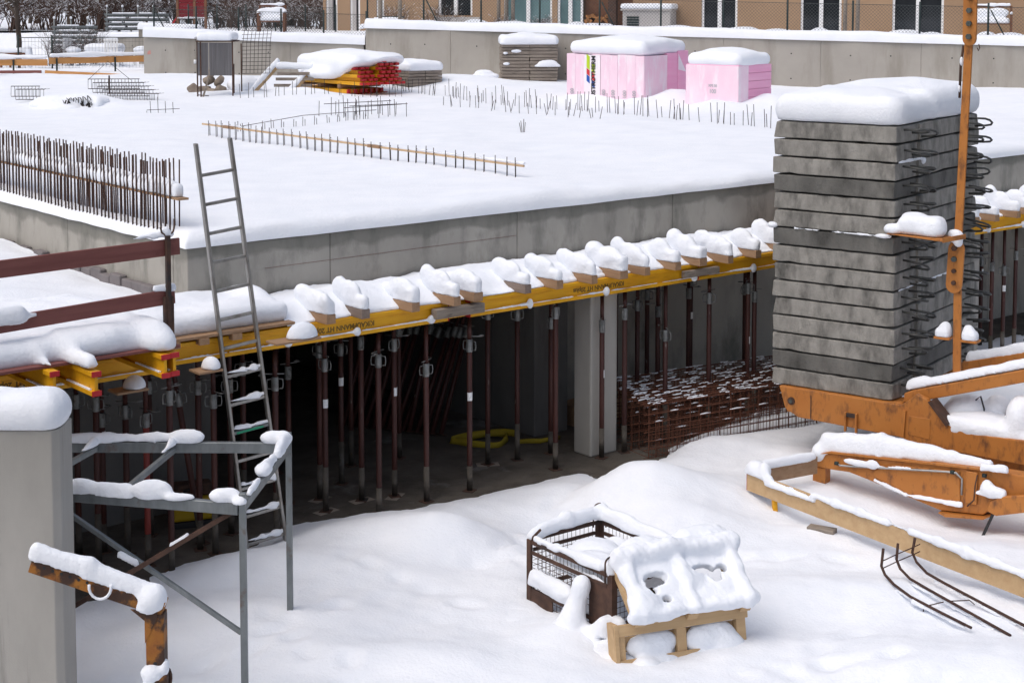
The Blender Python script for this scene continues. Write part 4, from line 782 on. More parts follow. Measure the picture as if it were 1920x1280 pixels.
snow('snow', [('e', (-.1, -.70, .52), (.16, .03, .04)), ('e', (.08, -.70, .53), (.07, .035, .055)), ('c', (.12, -.70, .52), (.5, -.70, .56), .014, .012), ('c', (.1, -.685, .36), (.45, -.685, .265), .018, .02), ('c', (.45, -.685, .265), (1.05, -.685, .27), .02, .03)], og, res=.011, k=.025, noise=.006, nsc=20)
snow('snow', [('e', (1.40, -.72, .49), (.13, .06, .06)), ('e', (1.34, -.72, .54), (.07, .05, .07)), ('c', (1.24, -.72, .45), (1.5, -.72, .47), .04, .05), ('c', (1.3, -.72, .72), (1.52, -.72, .74), .05, .045)], og, res=.016, k=.05, noise=.012, nsc=14)
# grey drum put in for a rounded patch of shaded snow behind the board
tag(MB().tube([(.0, 0, 0), (0, 0, .02), (0, 0, .22), (0, 0, .25)], [.20, .22, .22, .18], 20).build('snow_shade_drum', 'steel_frame', None, loc=K(-.45, -.8, -.12)), 'round grey snow-shade pad half buried in snow behind the guard board', 'dummy')

# ---------------------------------------------------------------- rebar cages stacked below the deck edge
for c, (x0, y0, ln, lb) in enumerate(((5.12, -1.44, 2.7, 'rusty rebar cage with snow crumbs in front of the stacked cages'), (5.3, -1.02, 2.9, 'rusty rebar cage lying behind the snow-dusted front cage'), (5.55, -.6, 2.7, 'rusty rebar cage at the back of the stack, nearest the grey basement wall'))):
    t = thing('rebar_cage', lb, 'rebar cage', B(x0, y0, .2 if c == 0 else .202), ANG - R(9), 'rebar cages')
    w, h = .36, .62
    for k in range(int(ln / .15)):
        x = k * .15 + random.uniform(-.02, .02)
        MB().tube([(x, 0, 0), (x, 0, h), (x, w, h), (x, w, 0), (x, 0, .0)], .006, 5, False).build('stirrup', 'rebar_rust', t)
    for j in range(7): z = j * h / 6; MB().tube([(-.06, -.008, z), (ln, -.008, z)], .006, 5).build('long_bar', 'rebar_rust', t); MB().tube([(-.06, w + .008, z), (ln, w + .008, z)], .006, 5).build('long_bar', 'rebar_rust', t)
    for j in range(4): MB().tube([(-.06, .05 + j * .085, h + .012), (ln, .05 + j * .085, h + .012)], .006, 5).build('long_bar', 'rebar_rust', t)
    mb = MB()
    for k in range(int(ln / .05)): mb.tube([(k * .05, -.02, -.02), (k * .05, -.02, h * random.uniform(.5, .8))], .0035, 4, False)
    for k in range(5): mb.tube([(0, -.02, .04 + k * .08), (ln, -.02, .04 + k * .08)], .0035, 4, False)
    tag(mb.build('fine_mesh', 'rebar_rust', t), kind='stuff')
    mb = MB()
    for yy in (0, .05, .135, .22, .305, w):               # thin broken lines of snow caught along the bars
        x = random.uniform(0, .1)
        while x < ln - .1:
            e_ = min(ln, x + random.uniform(.04, .3)); n_ = max(2, int((e_ - x) / .03)); pts_ = [(x + (e_ - x) * i / n_, yy + random.uniform(-.006, .006), h + .012 + random.uniform(0, .006)) for i in range(n_ + 1)]
            mb.tube(pts_, [random.uniform(.003, .011) for _ in pts_], 5); x = e_ + random.uniform(.06, .4)
    for z_ in (.2, .31, .42, .52):
        x = random.uniform(0, .5)
        while x < ln - .1: e_ = min(ln, x + random.uniform(.05, .25)); mb.tube([(x, -.005, z_), ((x + e_) / 2, -.005, z_ + .004), (e_, -.005, z_)], [.005, .010, .005], 5); x = e_ + random.uniform(.1, .6)
    tag(mb.build('snow', 'snow', t), kind='stuff')
tag(MB().box(-.6, .6, -.2, .2, 0, .012).box(-.6, .6, -.2, -.185, .0122, .26).box(-.6, .6, .185, .2, .0122, .26).box(-.6, -.585, -.1848, .1848, .0122, .26).box(.585, .6, -.1848, .1848, .0122, .26).build('wooden_trough', 'timber', None, .004, loc=B(5.95, .25, .2), rotz=ANG + R(6)), 'brown open wooden trough behind the rebar cages', 'box')

# ---------------------------------------------------------------- starter bars and pins on the deck
def rebar_row(n, fn, me, name, label, group, cat='rebar'):
    for k in range(n):
        loc, rz, sc, tilt = fn(k); o = place(name, me, None); o.location = loc; o.rotation_euler = (tilt[0], tilt[1], rz); o.scale = (1, 1, sc); tag(o, label, cat, group)
ubar = MB().tube([(0, 0, -.15), (0, 0, .74)], .0105, 6).tube([(.145, .07, -.15), (.145, .07, .755)], .0085, 6).tube([(0, 0, -.148), (.145, .07, -.148)], .0085, 6).mesh('starter_bar', 'rebar')
rr = random.Random(5)
rebar_row(58, lambda k: (B(.03, .42 + k * .096 + rr.uniform(-.012, .012), 3.1), ANG, rr.uniform(.96, 1.02), (rr.uniform(-.012, .012), rr.uniform(-.012, .012))), ubar, 'starter_bar', 'rusty twin starter bar in the dense row along the left deck edge', 'starter bars at the left deck edge')
bt = thing('batten', 'pale wooden batten threaded through the dense starter bars, piled with snow', 'batten', B(.045, .36, 3.46), ANG)
MB().box(0, .12, -.1, 6.2, 0, .022).build('board', 'board_light', bt); bpy.data.objects[bt.children[0].name].data.materials[0] = M_['timber_y']
snow('snow', [('b', (.06, 3.12, .07), (.058, 3.14, .09), .04), ('e', (.06, .5, .10), (.06, .5, .12)), ('e', (.06, 4.2, .12), (.06, 2.2, .10)), ('e', (.06, 1.6, .12), (.06, 1.0, .08))], bt, res=.022, k=.05, noise=.012, nsc=8, floor=.0225)
# long batten with short pins across the deck
bt2 = thing('batten', 'long thin pale wooden batten with short pins running across the deck snow', 'batten', B(5.7, 1.5, 3.295), ANG)
MB().box(-.012, .012, 0, 8.7, .012, .04).build('board', 'batten_pale', bt2); MB().box(-.03, .03, 3.3, 3.6, .005, .05).build('cleat', 'timber_y', bt2); MB().box(-.03, .03, 7.6, 7.95, .005, .05).build('cleat', 'timber_y', bt2)
snow('snow', [('c', (.015, .02, .055), (.015, .9, .06), .035, .028), ('c', (.01, .95, .055), (.01, 4.5, .055), .02, .014), ('c', (.01, 4.6, .055), (.01, 8.6, .055), .014, .012)], bt2, res=.016, k=.02, noise=.006, nsc=14, floor=.046)
pin2 = MB().tube([(-.02, .0, -.15), (-.02, 0, .17)], .006, 5).tube([(.05, .035, -.15), (.05, .035, .12)], .006, 5).tube([(-.02, 0, -.148), (.05, .035, -.148)], .006, 5).mesh('pin', 'rebar_dark')
rr = random.Random(6)
rebar_row(38, lambda k: (B(5.68, 1.62 + k * .224 + rr.uniform(-.03, .03), 3.24), ANG + R(20), rr.uniform(.9, 1.15), (rr.uniform(-.04, .04), rr.uniform(-.04, .04))), pin2, 'rebar_pin', 'short dark rebar pin set along the long thin batten', 'pins along the batten')
pin1 = MB().tube([(0, 0, -.15), (0, 0, .34)], .0065, 5).mesh('pin', 'rebar_dark')
rr = random.Random(8)
rebar_row(13, lambda k: (B(6.5 + k * .26 + rr.uniform(-.05, .05), 10.3 + k * .055, 3.14), ANG, rr.uniform(.75, 1.1), (rr.uniform(-.04, .04), rr.uniform(-.04, .04))), pin2, 'rebar_pin', 'short dark rebar pin in the row joined by a thin bar', 'pins joined by a thin bar')
tag(MB().tube([B(6.2, 10.15, 3.22), B(8.0, 10.62, 3.33), B(9.9, 11.02, 3.32)], .006, 5).build('rebar_rod', 'rebar_dark'), 'thin dark bar joining a row of short pins on the deck', 'rebar')
rr = random.Random(9)
rebar_row(26, lambda k: (B(9.35 + (k % 7) * .21 + rr.uniform(-.1, .1), 11.0 + (k // 7) * .36 + rr.uniform(-.1, .1), 3.16), ANG, rr.uniform(.7, 1.15), (rr.uniform(-.06, .06), rr.uniform(-.06, .06))), pin1, 'rebar_pin', 'dark rebar pin in the small square cluster with two cross bars', 'pins in the square cluster')
for a, b_ in (((9.3, 11.05, 3.42), (10.7, 11.1, 3.40)), ((9.4, 12.1, 3.40), (10.8, 11.8, 3.42)), ((9.4, 11.4, 3.36), (10.7, 11.3, 3.38))):
    tag(MB().tube([B(*a), B(*b_)], .007, 5).build('rebar_rod', 'rebar_dark'), 'dark cross bar tied over the square cluster of pins', 'rebar', 'cross bars over the cluster')
def on_deck(x, y): p_ = B(x, y, 0); p_.z = deck_z(p_.x, p_.y) - .05; return p_
rr = random.Random(10)
def farrow(k):
    y = 4.3 + 14.6 * ((k + rr.uniform(-.35, .35)) / 118.)
    if 6.3 < y < 6.75: y += .5
    p_ = B(13.95 + rr.choice([0, .22]) + .055 * max(0, y - 8), y, 0); p_.z = deck_z(p_.x, p_.y) - .05
    return p_, ANG, rr.uniform(.75, 1.35), (rr.uniform(-.1, .1), rr.uniform(-.1, .1))
rebar_row(118, farrow, pin1, 'rebar_pin', 'thin rebar pin in the long ragged row before the pink pallets', 'pins before the pink pallets')
rr = random.Random(12)
rebar_row(26, lambda k: (on_deck(10.3 + k * .13 + rr.uniform(-.05, .05), 16.9 - k * .06 + rr.uniform(-.1, .1)), ANG, rr.uniform(.7, 1.3), (rr.uniform(-.06, .06), rr.uniform(-.06, .06))), pin1, 'rebar_pin', 'thin rebar pin in the row before the yellow beam pile', 'pins before the yellow pile')
rr = random.Random(13)
rebar_row(26, lambda k: (B(13.0 + rr.uniform(-.2, .2), 7.9 + k * .2, 3.15), ANG, rr.uniform(.6, .9), (rr.uniform(-.25, .25), rr.uniform(-.25, .25))), pin1, 'rebar_pin', 'crooked rebar pin in the front line of the ragged row', 'crooked pins in front of the ragged row')
sp = thing('pin_bunch', 'lone small bunch of dark pins standing in empty deck snow', 'rebar', B(10.03, 6.73, 3.12), ANG)
for k in range(4): MB().tube([(.02 * k - .03, 0, 0), (.05 * k - .08, .02 * (k % 2), .22 + .03 * (k % 3))], .006, 5).build('pin', 'rebar_dark', sp)
sm = thing('rebar_pin_set', 'four thin pins on a low bar standing alone on the deck', 'rebar', (-6.95, 31.8, 3.15), 0)
MB().tube([(-.33, 0, .05), (-.33, 0, .1), (.33, -.02, .13)], .006, 5).build('bar', 'rebar_dark', sm)
for k, h in enumerate((.28, .36, .28, .26)): MB().tube([(-.25 + k * .15, 0, 0), (-.26 + k * .15, 0, h)], .006, 5).build('pin', 'rebar_dark', sm)

# ---------------------------------------------------------------- pink insulation pallets
def frm(loc, rz): return lambda x, y, z: Vector(loc) + Matrix.Rotation(rz, 3, 'Z') @ Vector((x, y, z))
pz = deck_z(2.9, 34.7)
pk = thing('insulation_pallet', 'long pallet of pink insulation boards in torn clear film with printed brand', 'pallet', (2.87, 34.75, 3.05), R(-37), None)
# left face runs from the near corner away to the left: local -x ; right face runs along +y
wl, wr, hh = 2.05, 1.85, 1.17
n = 9
for k in range(n):
    MB().box(-wl + k * wl / n, -wl + (k + 1) * wl / n - .001, .0 + .004 * math.sin(k * 2.3), wr - .9, 0, hh - .01 * (k % 3)).build('board_pack', 'pink_film', pk, .008, 2)
MB().box(-wl + .02, .006, wr - .89, wr - .45, 0, hh + .02).build('board_pack', 'pink', pk, .01); MB().box(-wl + .02, .014, wr - .44, wr, 0, hh + .06).build('board_pack', 'pink', pk, .01)
MB().box(.0005, .008, .02, wr - .9, .0, hh - .02).build('film', 'pink_film', pk)
MB().add([(.016, wr - .44, hh), (.016, wr - .1, hh - .42), (.016, wr - .44, hh - .36)], [(0, 1, 2)]).build('torn_film', 'film_white', pk)
lg = MB(); x0 = -wl + .55
LOGO = [(0, .0, .30, 'print_lime'), (0, .31, .44, 'print_red'), (0, .45, .60, 'print_blue'), (1, .18, .38, 'print_lime'), (1, .39, .55, 'print_red'), (1, .56, .70, 'print_blue')]
for c, a, b_, m in LOGO:
    u0 = x0 + c * .13; MB().add([(u0, -.016, hh - .03 - a + .03), (u0 + .085, -.016, hh - .03 - a - .03), (u0 + .085, -.016, hh - .03 - b_ - .03), (u0, -.016, hh - .03 - b_ + .03)], [(0, 3, 2, 1)]).build('logo_mark', m, pk)
MB().box(x0 - .06, x0 + .36, -.0125, -.006, .02, hh - .02).build('film', 'film_white', pk)
lettering('AUSTROTHERM', .145, 'black_paint', pk, (x0 + .19, -.021, .62), (R(90), R(-90), 0), .001)
for k in (.1, .95, 1.2, 1.5, 1.75): lettering('100', .12, 'print_grey', pk, (-wl + k + .06, -.018, .30), (R(90), R(-90), 0), .001)
snow('snow', [('b', (-wl / 2, wr / 2, hh + .14), (wl / 2 - .0, wr / 2 + .0, .16), .15), ('e', (-wl / 2, wr / 2, hh + .22), (wl * .46, wr * .46, .17))], pk, res=.05, k=.15, noise=.02, nsc=3, floor=hh - .06)
p2 = thing('insulation_pallet', 'shorter pallet of pink insulation boards with smooth rounded snow cap', 'pallet', (4.72, 33.3, 3.05), R(-43), None)
for k in range(6): MB().box(-1.35, 0, 0, 1.22, .0 + k * .17, .165 + k * .17).build('board_pack', 'pink', p2, .008)
MB().box(-1.355, .0, -.008, -.001, 0, 1.0).build('film', 'pink_film', p2); MB().box(.001, .008, .0, .35, 0, 1.0).build('film', 'pink_film', p2)
lettering('100', .12, 'print_grey', p2, (-.65, -.012, .45), (R(90), 0, 0), .001); lettering('XPS 50', .075, 'print_grey', p2, (-.65, -.012, .57), (R(90), 0, 0), .001)
snow('snow', [('b', (-.67, .61, 1.11), (.69, .625, .15), .14), ('e', (-.67, .61, 1.2), (.6, .52, .16))], p2, res=.04, k=.12, noise=.015, nsc=3, floor=.98)
# ---------------------------------------------------------------- stacks of weathered timber panels
def panel_stack(loc, rz, w, l, nl, h, label, cap, gaps):
    t = thing('panel_stack', label, 'panel stack', loc, rz)
    rr = random.Random(nl)
    for k in range(nl):
        for s in range(2):
            a = -w / 2 if s == 0 else .004; b_ = -.004 if s == 0 else w / 2
            MB().box(a + rr.uniform(-.012, .012), b_ + rr.uniform(-.012, .012), rr.uniform(-.015, .015), l, k * h, k * h + h - .012).build('timber_panel', 'timber_grey', t, .004)
    snow('snow', cap, t, res=.035, k=.08, noise=.02, nsc=5, floor=nl * h - .01)
    return t
s1 = panel_stack((.45, 40.6, 3.1), R(4), 1.42, 1.0, 14, .084, 'tall stack of weathered grey timber panels with sagging snow cap against the wall', [('b', (0, .45, 1.26), (.74, .55, .14), .12), ('e', (0, .4, 1.36), (.5, .4, .10)), ('e', (-.55, .0, 1.2), (.2, .1, .08))], 0)
snow('snow', [('e', (.45, -.04, .62), (.34, .06, .10)), ('e', (.45, -.04, .70), (.24, .05, .08))], s1, res=.025, k=.05, noise=.01, nsc=8, floor=.6)
snow('snow', [('e', (-.35, -.03, 1.0), (.14, .04, .05)), ('e', (-.6, -.03, .68), (.09, .04, .04)), ('e', (-.62, -.03, .95), (.07, .04, .04))], s1, res=.02, k=.03, noise=.01, nsc=8)
panel_stack((-2.1, 38.8, 3.1), R(33), .95, 1.2, 8, .075, 'low stack of weathered timber panels with cushion of snow beside the yellow pile', [('b', (0, .6, .68), (.5, .64, .13), .11), ('e', (0, .6, .75), (.38, .5, .1))], 0)
bx = thing('timber_bearer', 'short timber bearer with a wire sling and snow lump left of tall panel stack', 'timber', (-.62, 40.5, 3.2), R(4))
MB().box(-.32, .5, -.1, .1, 0, .2).build('bearer', 'timber', bx, .01); MB().tube([(-.2, -.11, .12), (-.1, -.12, .05), (.02, -.11, .15)], .01, 6).build('wire', 'rebar_dark', bx)
snow('snow', [('e', (-.05, 0, .27), (.34, .16, .1)), ('e', (-.1, 0, .36), (.22, .12, .07))], bx, res=.025, k=.05, noise=.012, nsc=8, floor=.2)

# ---------------------------------------------------------------- pile of yellow beams with red ends
yb = thing('beam_pile', 'pile of yellow formwork beams with red ends under a big snow cap', 'beam pile', (-3.75, 37.0, 3.06), R(-48))
rr = random.Random(2)
for lay in range(3):
    for k in range(7):
        xo = rr.uniform(-.06, .06) - .12; z = lay * .095; y = k * .17 + .085 * (lay % 2)
        bm = MB().box(-2.2 + xo, xo - .04, y, y + .08, z, z + .085).build('beam', 'yellow', yb)
        MB().box(xo - .0395, xo, y - .004, y + .084, z - .003, z + .088).build('end_cap', 'red_cap', bm)
for k in range(3): MB().box(-2.1 + k * .8, -2.0 + k * .8, 0, 1.2, .30, .38).build('spacer', 'timber', yb)
for lay in range(7):
    for k in range(8):
        if k > 7 - lay * .2: continue
        xo = .55 + rr.uniform(-.05, .05) - .09 * lay * (1 if k < 3 else .3); z = .39 + lay * .086; y = k * .16 + .08 * (lay % 2)
        bm = MB().box(-2.4 + (xo if lay < 2 else xo + 1.6), xo - .12, y, y + .08, z, z + .078).build('beam', 'yellow', yb)
        MB().box(xo - .1195, xo, y - .012, y + .092, z + .008, z + .066).build('end_cap', 'red_cap', bm)
snow('snow', [('b', (-.85, .6, .82), (1.25, .75, .26), .2), ('e', (-.9, .55, .98), (1.1, .6, .2)), ('e', (-1.2, -.05, .62), (.7, .3, .16)), ('e', (.2, .8, .98), (.5, .5, .14)), ('e', (.0, .35, .86), (.5, .4, .14))], yb, res=.05, k=.15, noise=.02, nsc=3, cut=lambda P: np.maximum(.5 - P[..., 2], (.56 + .45 * (P[..., 0] + .4)) - P[..., 2] - np.where(P[..., 1] > .3, .0, 0)))
snow('snow', [('c', (-1.9, -.1, .06), (-.4, -.12, .05), .12, .05), ('e', (-1.9, -.15, .1), (.5, .25, .18))], yb, res=.03, k=.1, noise=.01, nsc=5)
af = thing('timber_trestle', 'snow-covered timber trestle leaning beside the yellow beam pile', 'trestle', (-5.75, 37.6, 3.1), R(0))
for x0 in (-.15, .75):
    MB().bar((x0 - .35, -.2, -.05), (x0 + .35, .3, .78), .08, .12).build('leg', 'board_light', af, .005)
    snow('snow', [('c', (x0 - .36, -.2, .03), (x0 + .33, .3, .86), .085, .1)], af, res=.03, k=.04, noise=.012, nsc=8)
for z in (.3, .45, .58): MB().bar((.05 + z * .3, .05, z), (.95 + z * .3, .05, z), .04, .07).build('slat', 'timber_grey', af, .004)
snow('snow', [('c', (.25, .2, .76), (1.0, .2, .74), .1, .09), ('e', (-.6, .2, .3), (.4, .4, .22)), ('e', (.75, -.4, .1), (.8, .35, .18))], af, res=.035, k=.08, noise=.012, nsc=6)

# ---------------------------------------------------------------- sheet-metal booth on legs, loose mesh, stones
bo = thing('sheet_booth', 'dark grey sheet-metal hood on four thin steel legs, snow on its roof', 'hood', (-6.75, 36.2, 3.05), R(-4))
for x, y in ((-.38, 0), (.43, 0), (.32, .55), (-.27, -.12)): MB().box(x - .014, x + .014, y - .014, y + .014, .0, 1.42 if y < .5 else .9).build('leg', 'rust_dark', bo)
MB().box(-.365, -.12, -.02, -.008, .66, 1.40).build('sheet', 'grey_sheet', bo); MB().box(-.10, .42, -.02, -.008, .66, 1.40).build('sheet', 'grey_sheet', bo)
for k in range(9): MB().box(-.07 + k * .055, -.06 + k * .055, -.028, -.0205, .67, 1.39).build('corrugation', 'grey_sheet', bo)
MB().box(-.4, .46, -.05, .58, 1.42, 1.445).build('roof', 'rust_dark', bo)
MB().bar((-.27, -.15, .0), (-.11, -.05, .62), .035, .035).build('brace', 'timber_grey', bo); MB().bar((-.38, -.02, .22), (-.12, -.02, .2), .015, .015).build('rail', 'rust_dark', bo)
MB().tube([(-.4, -.06, 1.45), (-.41, -.06, 1.52), (-.38, -.06, 1.53), (-.375, -.06, 1.49)], .007, 6).build('hook', 'rust_dark', bo); MB().tube([(-.41, -.06, 1.43), (-.415, -.06, 1.0)], .006, 5).build('cord', 'timber_grey', bo); MB().tube([(-.415, -.06, .93), (-.415, -.06, 1.02)], .03, 8).build('lamp', 'white_paint', bo)
snow('snow', [('b', (.03, .25, 1.53), (.42, .34, .1), .08), ('e', (.05, .25, 1.58), (.35, .28, .09))], bo, res=.03, k=.06, noise=.012, nsc=6, floor=1.446)
lm_ = thing('mesh_sheet', 'bent sheet of dark reinforcing mesh leaning beside the grey metal hood', 'mesh', (-6.28, 37.2, 3.4), R(8))
mb = MB()
for i in range(8): mb.tube([(i * .09, 0, .3), (i * .09 + .02, .1, 1.0), (i * .09 + .06, .5, 1.35)], .006, 4, False)
for j in range(13): z = .3 + j * .09; f = max(0, (z - 1.0)); mb.tube([(0, .1 * min(1, (z - .3) / .7) + f, z), (.65 + .04 * j / 12, .1 * min(1, (z - .3) / .7) + f, z + .01)], .006, 4, False)
tag(mb.build('mesh', 'rebar_dark', lm_), kind='stuff'); MB().box(-.03, .0, -.02, .02, -.35, 1.0).build('post', 'rust_dark', lm_)
for k, (x, y, z, s) in enumerate([(-7.25, 37.6, 3.3, .16), (-7.0, 37.5, 3.25, .14), (-6.85, 37.55, 3.3, .15), (-7.15, 37.7, 3.52, .13), (-6.9, 37.65, 3.5, .13), (-7.1, 37.65, 3.68, .11), (-7.45, 37.4, 3.3, .15)]):
    o = MB().box(-s, s, -s * .8, s * .8, -s * .55, s * .55).build('rubble_stone', 'stone', None, s * .35, 2, loc=(x, y, z)); o.rotation_euler = (.2 * k, .15 * k, k); tag(o, 'rough brown rubble stone in the heap behind the metal hood', 'stone', 'rubble stones behind the hood')

# ---------------------------------------------------------------- lattice spacers and the black tangle
def spacer_pile(loc, rz, n, l, label, rows):
    t = thing('lattice_spacers', label, 'rebar', loc, rz)
    for r in range(n):
        mb = MB(); ox, oz = r * .13 * rows[0], -r * rows[1]; oy = -r * .12
        for s in (0, .22): mb.tube([(ox, oy, s + oz + .0), (ox + l, oy, s + oz)], .009, 5, False)
        for k in range(int(l / .075) + 1):
            x = ox + k * .075
            mb.tube([(x, oy - .02, oz), (x, oy, oz + .22), (x + (.16 if r else 0), oy - .14 * (1 if r else 0), oz + .12 * (1 if r == 0 else 2))][: 2 if r == 0 else 3], .005, 4, False)
        mb.build('spacer', 'rebar_dark', t)
    return t
spacer_pile((-9.55, 36.0, 3.42), R(2), 5, 1.15, 'larger heap of dark wire lattice spacers hung on a thin lifting sling', (1.0, .075))
spacer_pile((-10.85, 34.6, 3.34), R(2), 2, .62, 'smaller heap of wire lattice spacers left of the black tangle', (1.0, .06))
MB().tube([(.0, 0, .2), (.45, 0, .62), (.95, 0, .2)], .006, 5).build('sling_cable', 'rebar_dark', bpy.data.objects['lattice_spacers']); MB().box(.46, .49, -.03, .0, -.1, .3).build('hanger', 'rust_dark', bpy.data.objects['lattice_spacers'])
tn = thing('cable_tangle', 'black tangle of cables and rubber leaves sticking from a snow heap', 'cables', (-9.15, 33.7, 3.08), 0)
rr = random.Random(21)
for k in range(46):
    a = rr.uniform(0, 6.28); x, y = rr.uniform(-.32, .32), rr.uniform(-.15, .1); z = rr.uniform(.0, .2); q = Vector((math.cos(a) * .10, -.05, rr.uniform(.0, .12)))
    w = Vector((rr.uniform(-.03, .03), 0, .04)); p = Vector((x, y, z)); MB().add([p, p + q * .5 + w, p + q, p + q * .5 - w], [(0, 1, 2, 3)]).build('leaf', 'leaf_black', tn)
for k in range(5): MB().tube([(-.2 + k * .1, 0, .15), (-.2 + k * .1, -.03, .26 + .02 * k), (-.15 + k * .1, -.04, .29), (-.12 + k * .1, -.04, .24)], .010, 5).build('cable', 'leaf_black', tn)
snow('snow', [('e', (-.5, .2, .14), (.6, .3, .2)), ('e', (.0, .24, .20), (.6, .25, .18)), ('e', (.38, .1, .12), (.14, .2, .18)), ('e', (-.35, -.1, .05), (.45, .25, .14)), ('e', (-.1, .7, .05), (.9, .5, .3))], tn, res=.035, k=.08, noise=.015, nsc=6)

# ---------------------------------------------------------------- retaining walls, garden, house
def wall_seg(p, q, ztp, ztq, zb, th, label, panels, m='concrete_warm', capw=.12, cap=.2, name='retaining_wall'):
    p = Vector((*p, 0)); q = Vector((*q, 0)); L = (q - p).length; a = math.atan2(q.y - p.y, q.x - p.x)
    t = thing(name, label, 'wall', p, a)
    e = [0] + [L * (k + 1) / panels for k in range(panels)]
    for a0, a1 in zip(e[:-1], e[1:]):
        z0 = ztp + (ztq - ztp) * a0 / L; z1 = ztp + (ztq - ztp) * a1 / L
        MB().prism([(a0 + .006, zb), (a1 - .006, zb), (a1 - .006, z1), (a0 + .006, z0)], 0, th).build('wall_panel', m, t, .008)
        for fx in (.3, .7):
            for fz in (.35, .75): MB().tube([(a0 + (a1 - a0) * fx, -.004, zb + (z0 - zb) * fz), (a0 + (a1 - a0) * fx, .01, zb + (z0 - zb) * fz)], .018, 8).build('tie_hole', 'black_paint', t)
    MB().prism([(.02, zb), (L - .02, zb), (L - .02, ztq - .02), (.02, ztp - .02)], .012, th - .01).build('wall_core', m, t)
    xs_ = np.arange(0, L + .1, .12); rs_ = np.linspace(0, math.pi, 9); X = np.repeat(xs_[:, None], 9, 1); hh = cap * (1 + .10 * n2(X, X * 0, 2, 41))
    Y = th / 2 - np.cos(rs_)[None, :] * (th / 2 + capw * .45 + .03 * n2(X, X * 0, 3, 42)); Z = ztp + (ztq - ztp) * X / L - .012 + np.sin(rs_)[None, :] ** .55 * hh
    place('snow', grid_mesh('snow', X, Y, Z, 'snow'), t); return t
wall_seg((-3.94, 43.0), (14.6, 37.6), 4.64, 4.27, 2.9, .3, 'long high concrete retaining wall below the house, snow along its top', 8, cap=.24)
wall_seg((-9.95, 43.2), (-3.98, 43.05), 4.40, 4.19, 2.9, .3, 'lower concrete retaining wall left of the high wall, behind the yellow pile', 3, cap=.26)
wall_seg((-9.95, 50.0), (-9.96, 43.55), 4.35, 4.38, 2.9, .28, 'short side wall running back from the end of the lower retaining wall', 2)
wall_seg((-15.2, 55.0), (-10.0, 54.0), 4.0, 4.12, 2.9, .3, 'far low garden wall behind the white chairs', 3)
wall_seg((-11.9, 51.0), (-9.98, 50.6), 4.42, 4.38, 2.9, .3, 'small raised wall end beyond the pink paint mark', 1)
mb = MB().add([(-.0, 0, 0), (.07, 0, .03), (.08, 0, -.08), (-.02, 0, -.09)], [(3, 2, 1, 0)]); tag(mb.build('paint_mark', 'print_red', bpy.data.objects['retaining_wall.001'], loc=(.12, -.004, 4.0)), None)
bpy.data.objects['paint_mark'].data.materials[0] = mk('paint_pink', (.55, .24, .2), (.6, .3, .26), (8, 8, 8))
# garden snow behind the walls, lower patio on the left, out to the horizon
def sheet(name, pts, nx, ny, zf, mat='snow'):
    (x0, x1), (y0, y1) = pts; X, Y = np.meshgrid(np.linspace(x0, x1, nx), y0 + (y1 - y0) * np.linspace(0, 1, ny) ** 2, indexing='ij')
    return struct(place(name, grid_mesh(name, X, Y, zf(X, Y), mat)))
X, Yt = np.meshgrid(np.linspace(-9.9, 60, 160), np.linspace(0, 1, 60) ** 1.6, indexing='ij'); Y0 = np.where(X < -3.9, 43.25, 43.3 - .2913 * (X + 3.94)); Y = Y0 + Yt * (61 - Y0)
struct(place('garden_ground', grid_mesh('garden_ground', X, Y, 4.33 + .06 * n2(X, Y, 1.1, 51) * sst(Yt, 0, .1) + .1 * sst(X, -5, -3.5) - .015 * np.clip(X + 4, 0, 20), 'snow')))
sheet('garden_ground', ((-200, 200), (58, 700)), 60, 60, lambda X, Y: 4.2 + .06 * n2(X, Y, .5, 52))
sheet('patio_ground', ((-40, -9.9), (44, 62)), 60, 40, lambda X, Y: 3.28 + .05 * n2(X, Y, 1.1, 53) + .85 * sst(Y, 55.4, 55.8))

# chain-link fences
def chain_fence(p, q, zb0, zb1, h, n, label, mesh_h=None, stay=()):
    p = Vector((*p, 0)); q = Vector((*q, 0)); L = (q - p).length; a = math.atan2(q.y - p.y, q.x - p.x); t = thing('chain_link_fence', label, 'fence', p, a)
    for k in range(n):
        x = L * k / (n - 1); z = zb0 + (zb1 - zb0) * x / L
        MB().tube([(x, 0, z - .2), (x, 0, z + h)], .025, 8).build('post', 'green_metal', t)
        if k in stay: MB().tube([(x + .05, 0, z + h * .8), (x + .45, 0, z - .1)], .018, 6).build('stay', 'green_metal', t)
    mb = MB(); hh = h * .86; st = .085; zf = lambda x: zb0 + (zb1 - zb0) * x / L
    for s in (-1, 1):
        x = -hh
        while x < L:
            a0, a1 = (x, x + hh) if s > 0 else (x + hh, x)
            lo_, hi_ = max(0, min(a0, a1)), min(L, max(a0, a1))
            if hi_ > lo_:
                f = lambda X: (X - a0) / (a1 - a0) * hh
                mb.tube([(lo_, .01 * s, zf(lo_) + .02 + f(lo_)), (hi_, .01 * s, zf(hi_) + .02 + f(hi_))], .0032, 3, False)
            x += st
    mb.tube([(0, 0, zf(0) + hh + .02), (L, 0, zf(L) + hh + .02)], .006, 4)
    tag(mb.build('wire_mesh', 'wire', t), kind='stuff'); return t
chain_fence((-3.9, 43.25), (14.6, 37.85), 4.80, 4.45, .82, 13, 'chain-link fence with dark green posts on top of the high wall below the house', stay=(1, 4, 10))
chain_fence((-9.9, 44.3), (-4.0, 44.0), 4.38, 4.22, .85, 6, 'chain-link fence with dark green posts above the lower wall', stay=(0, 5))
chain_fence((-10.5, 52.0), (-5.5, 50.0), 4.35, 4.35, .85, 6, 'far chain-link fence with dark posts in front of the bare hedge', stay=(3,))

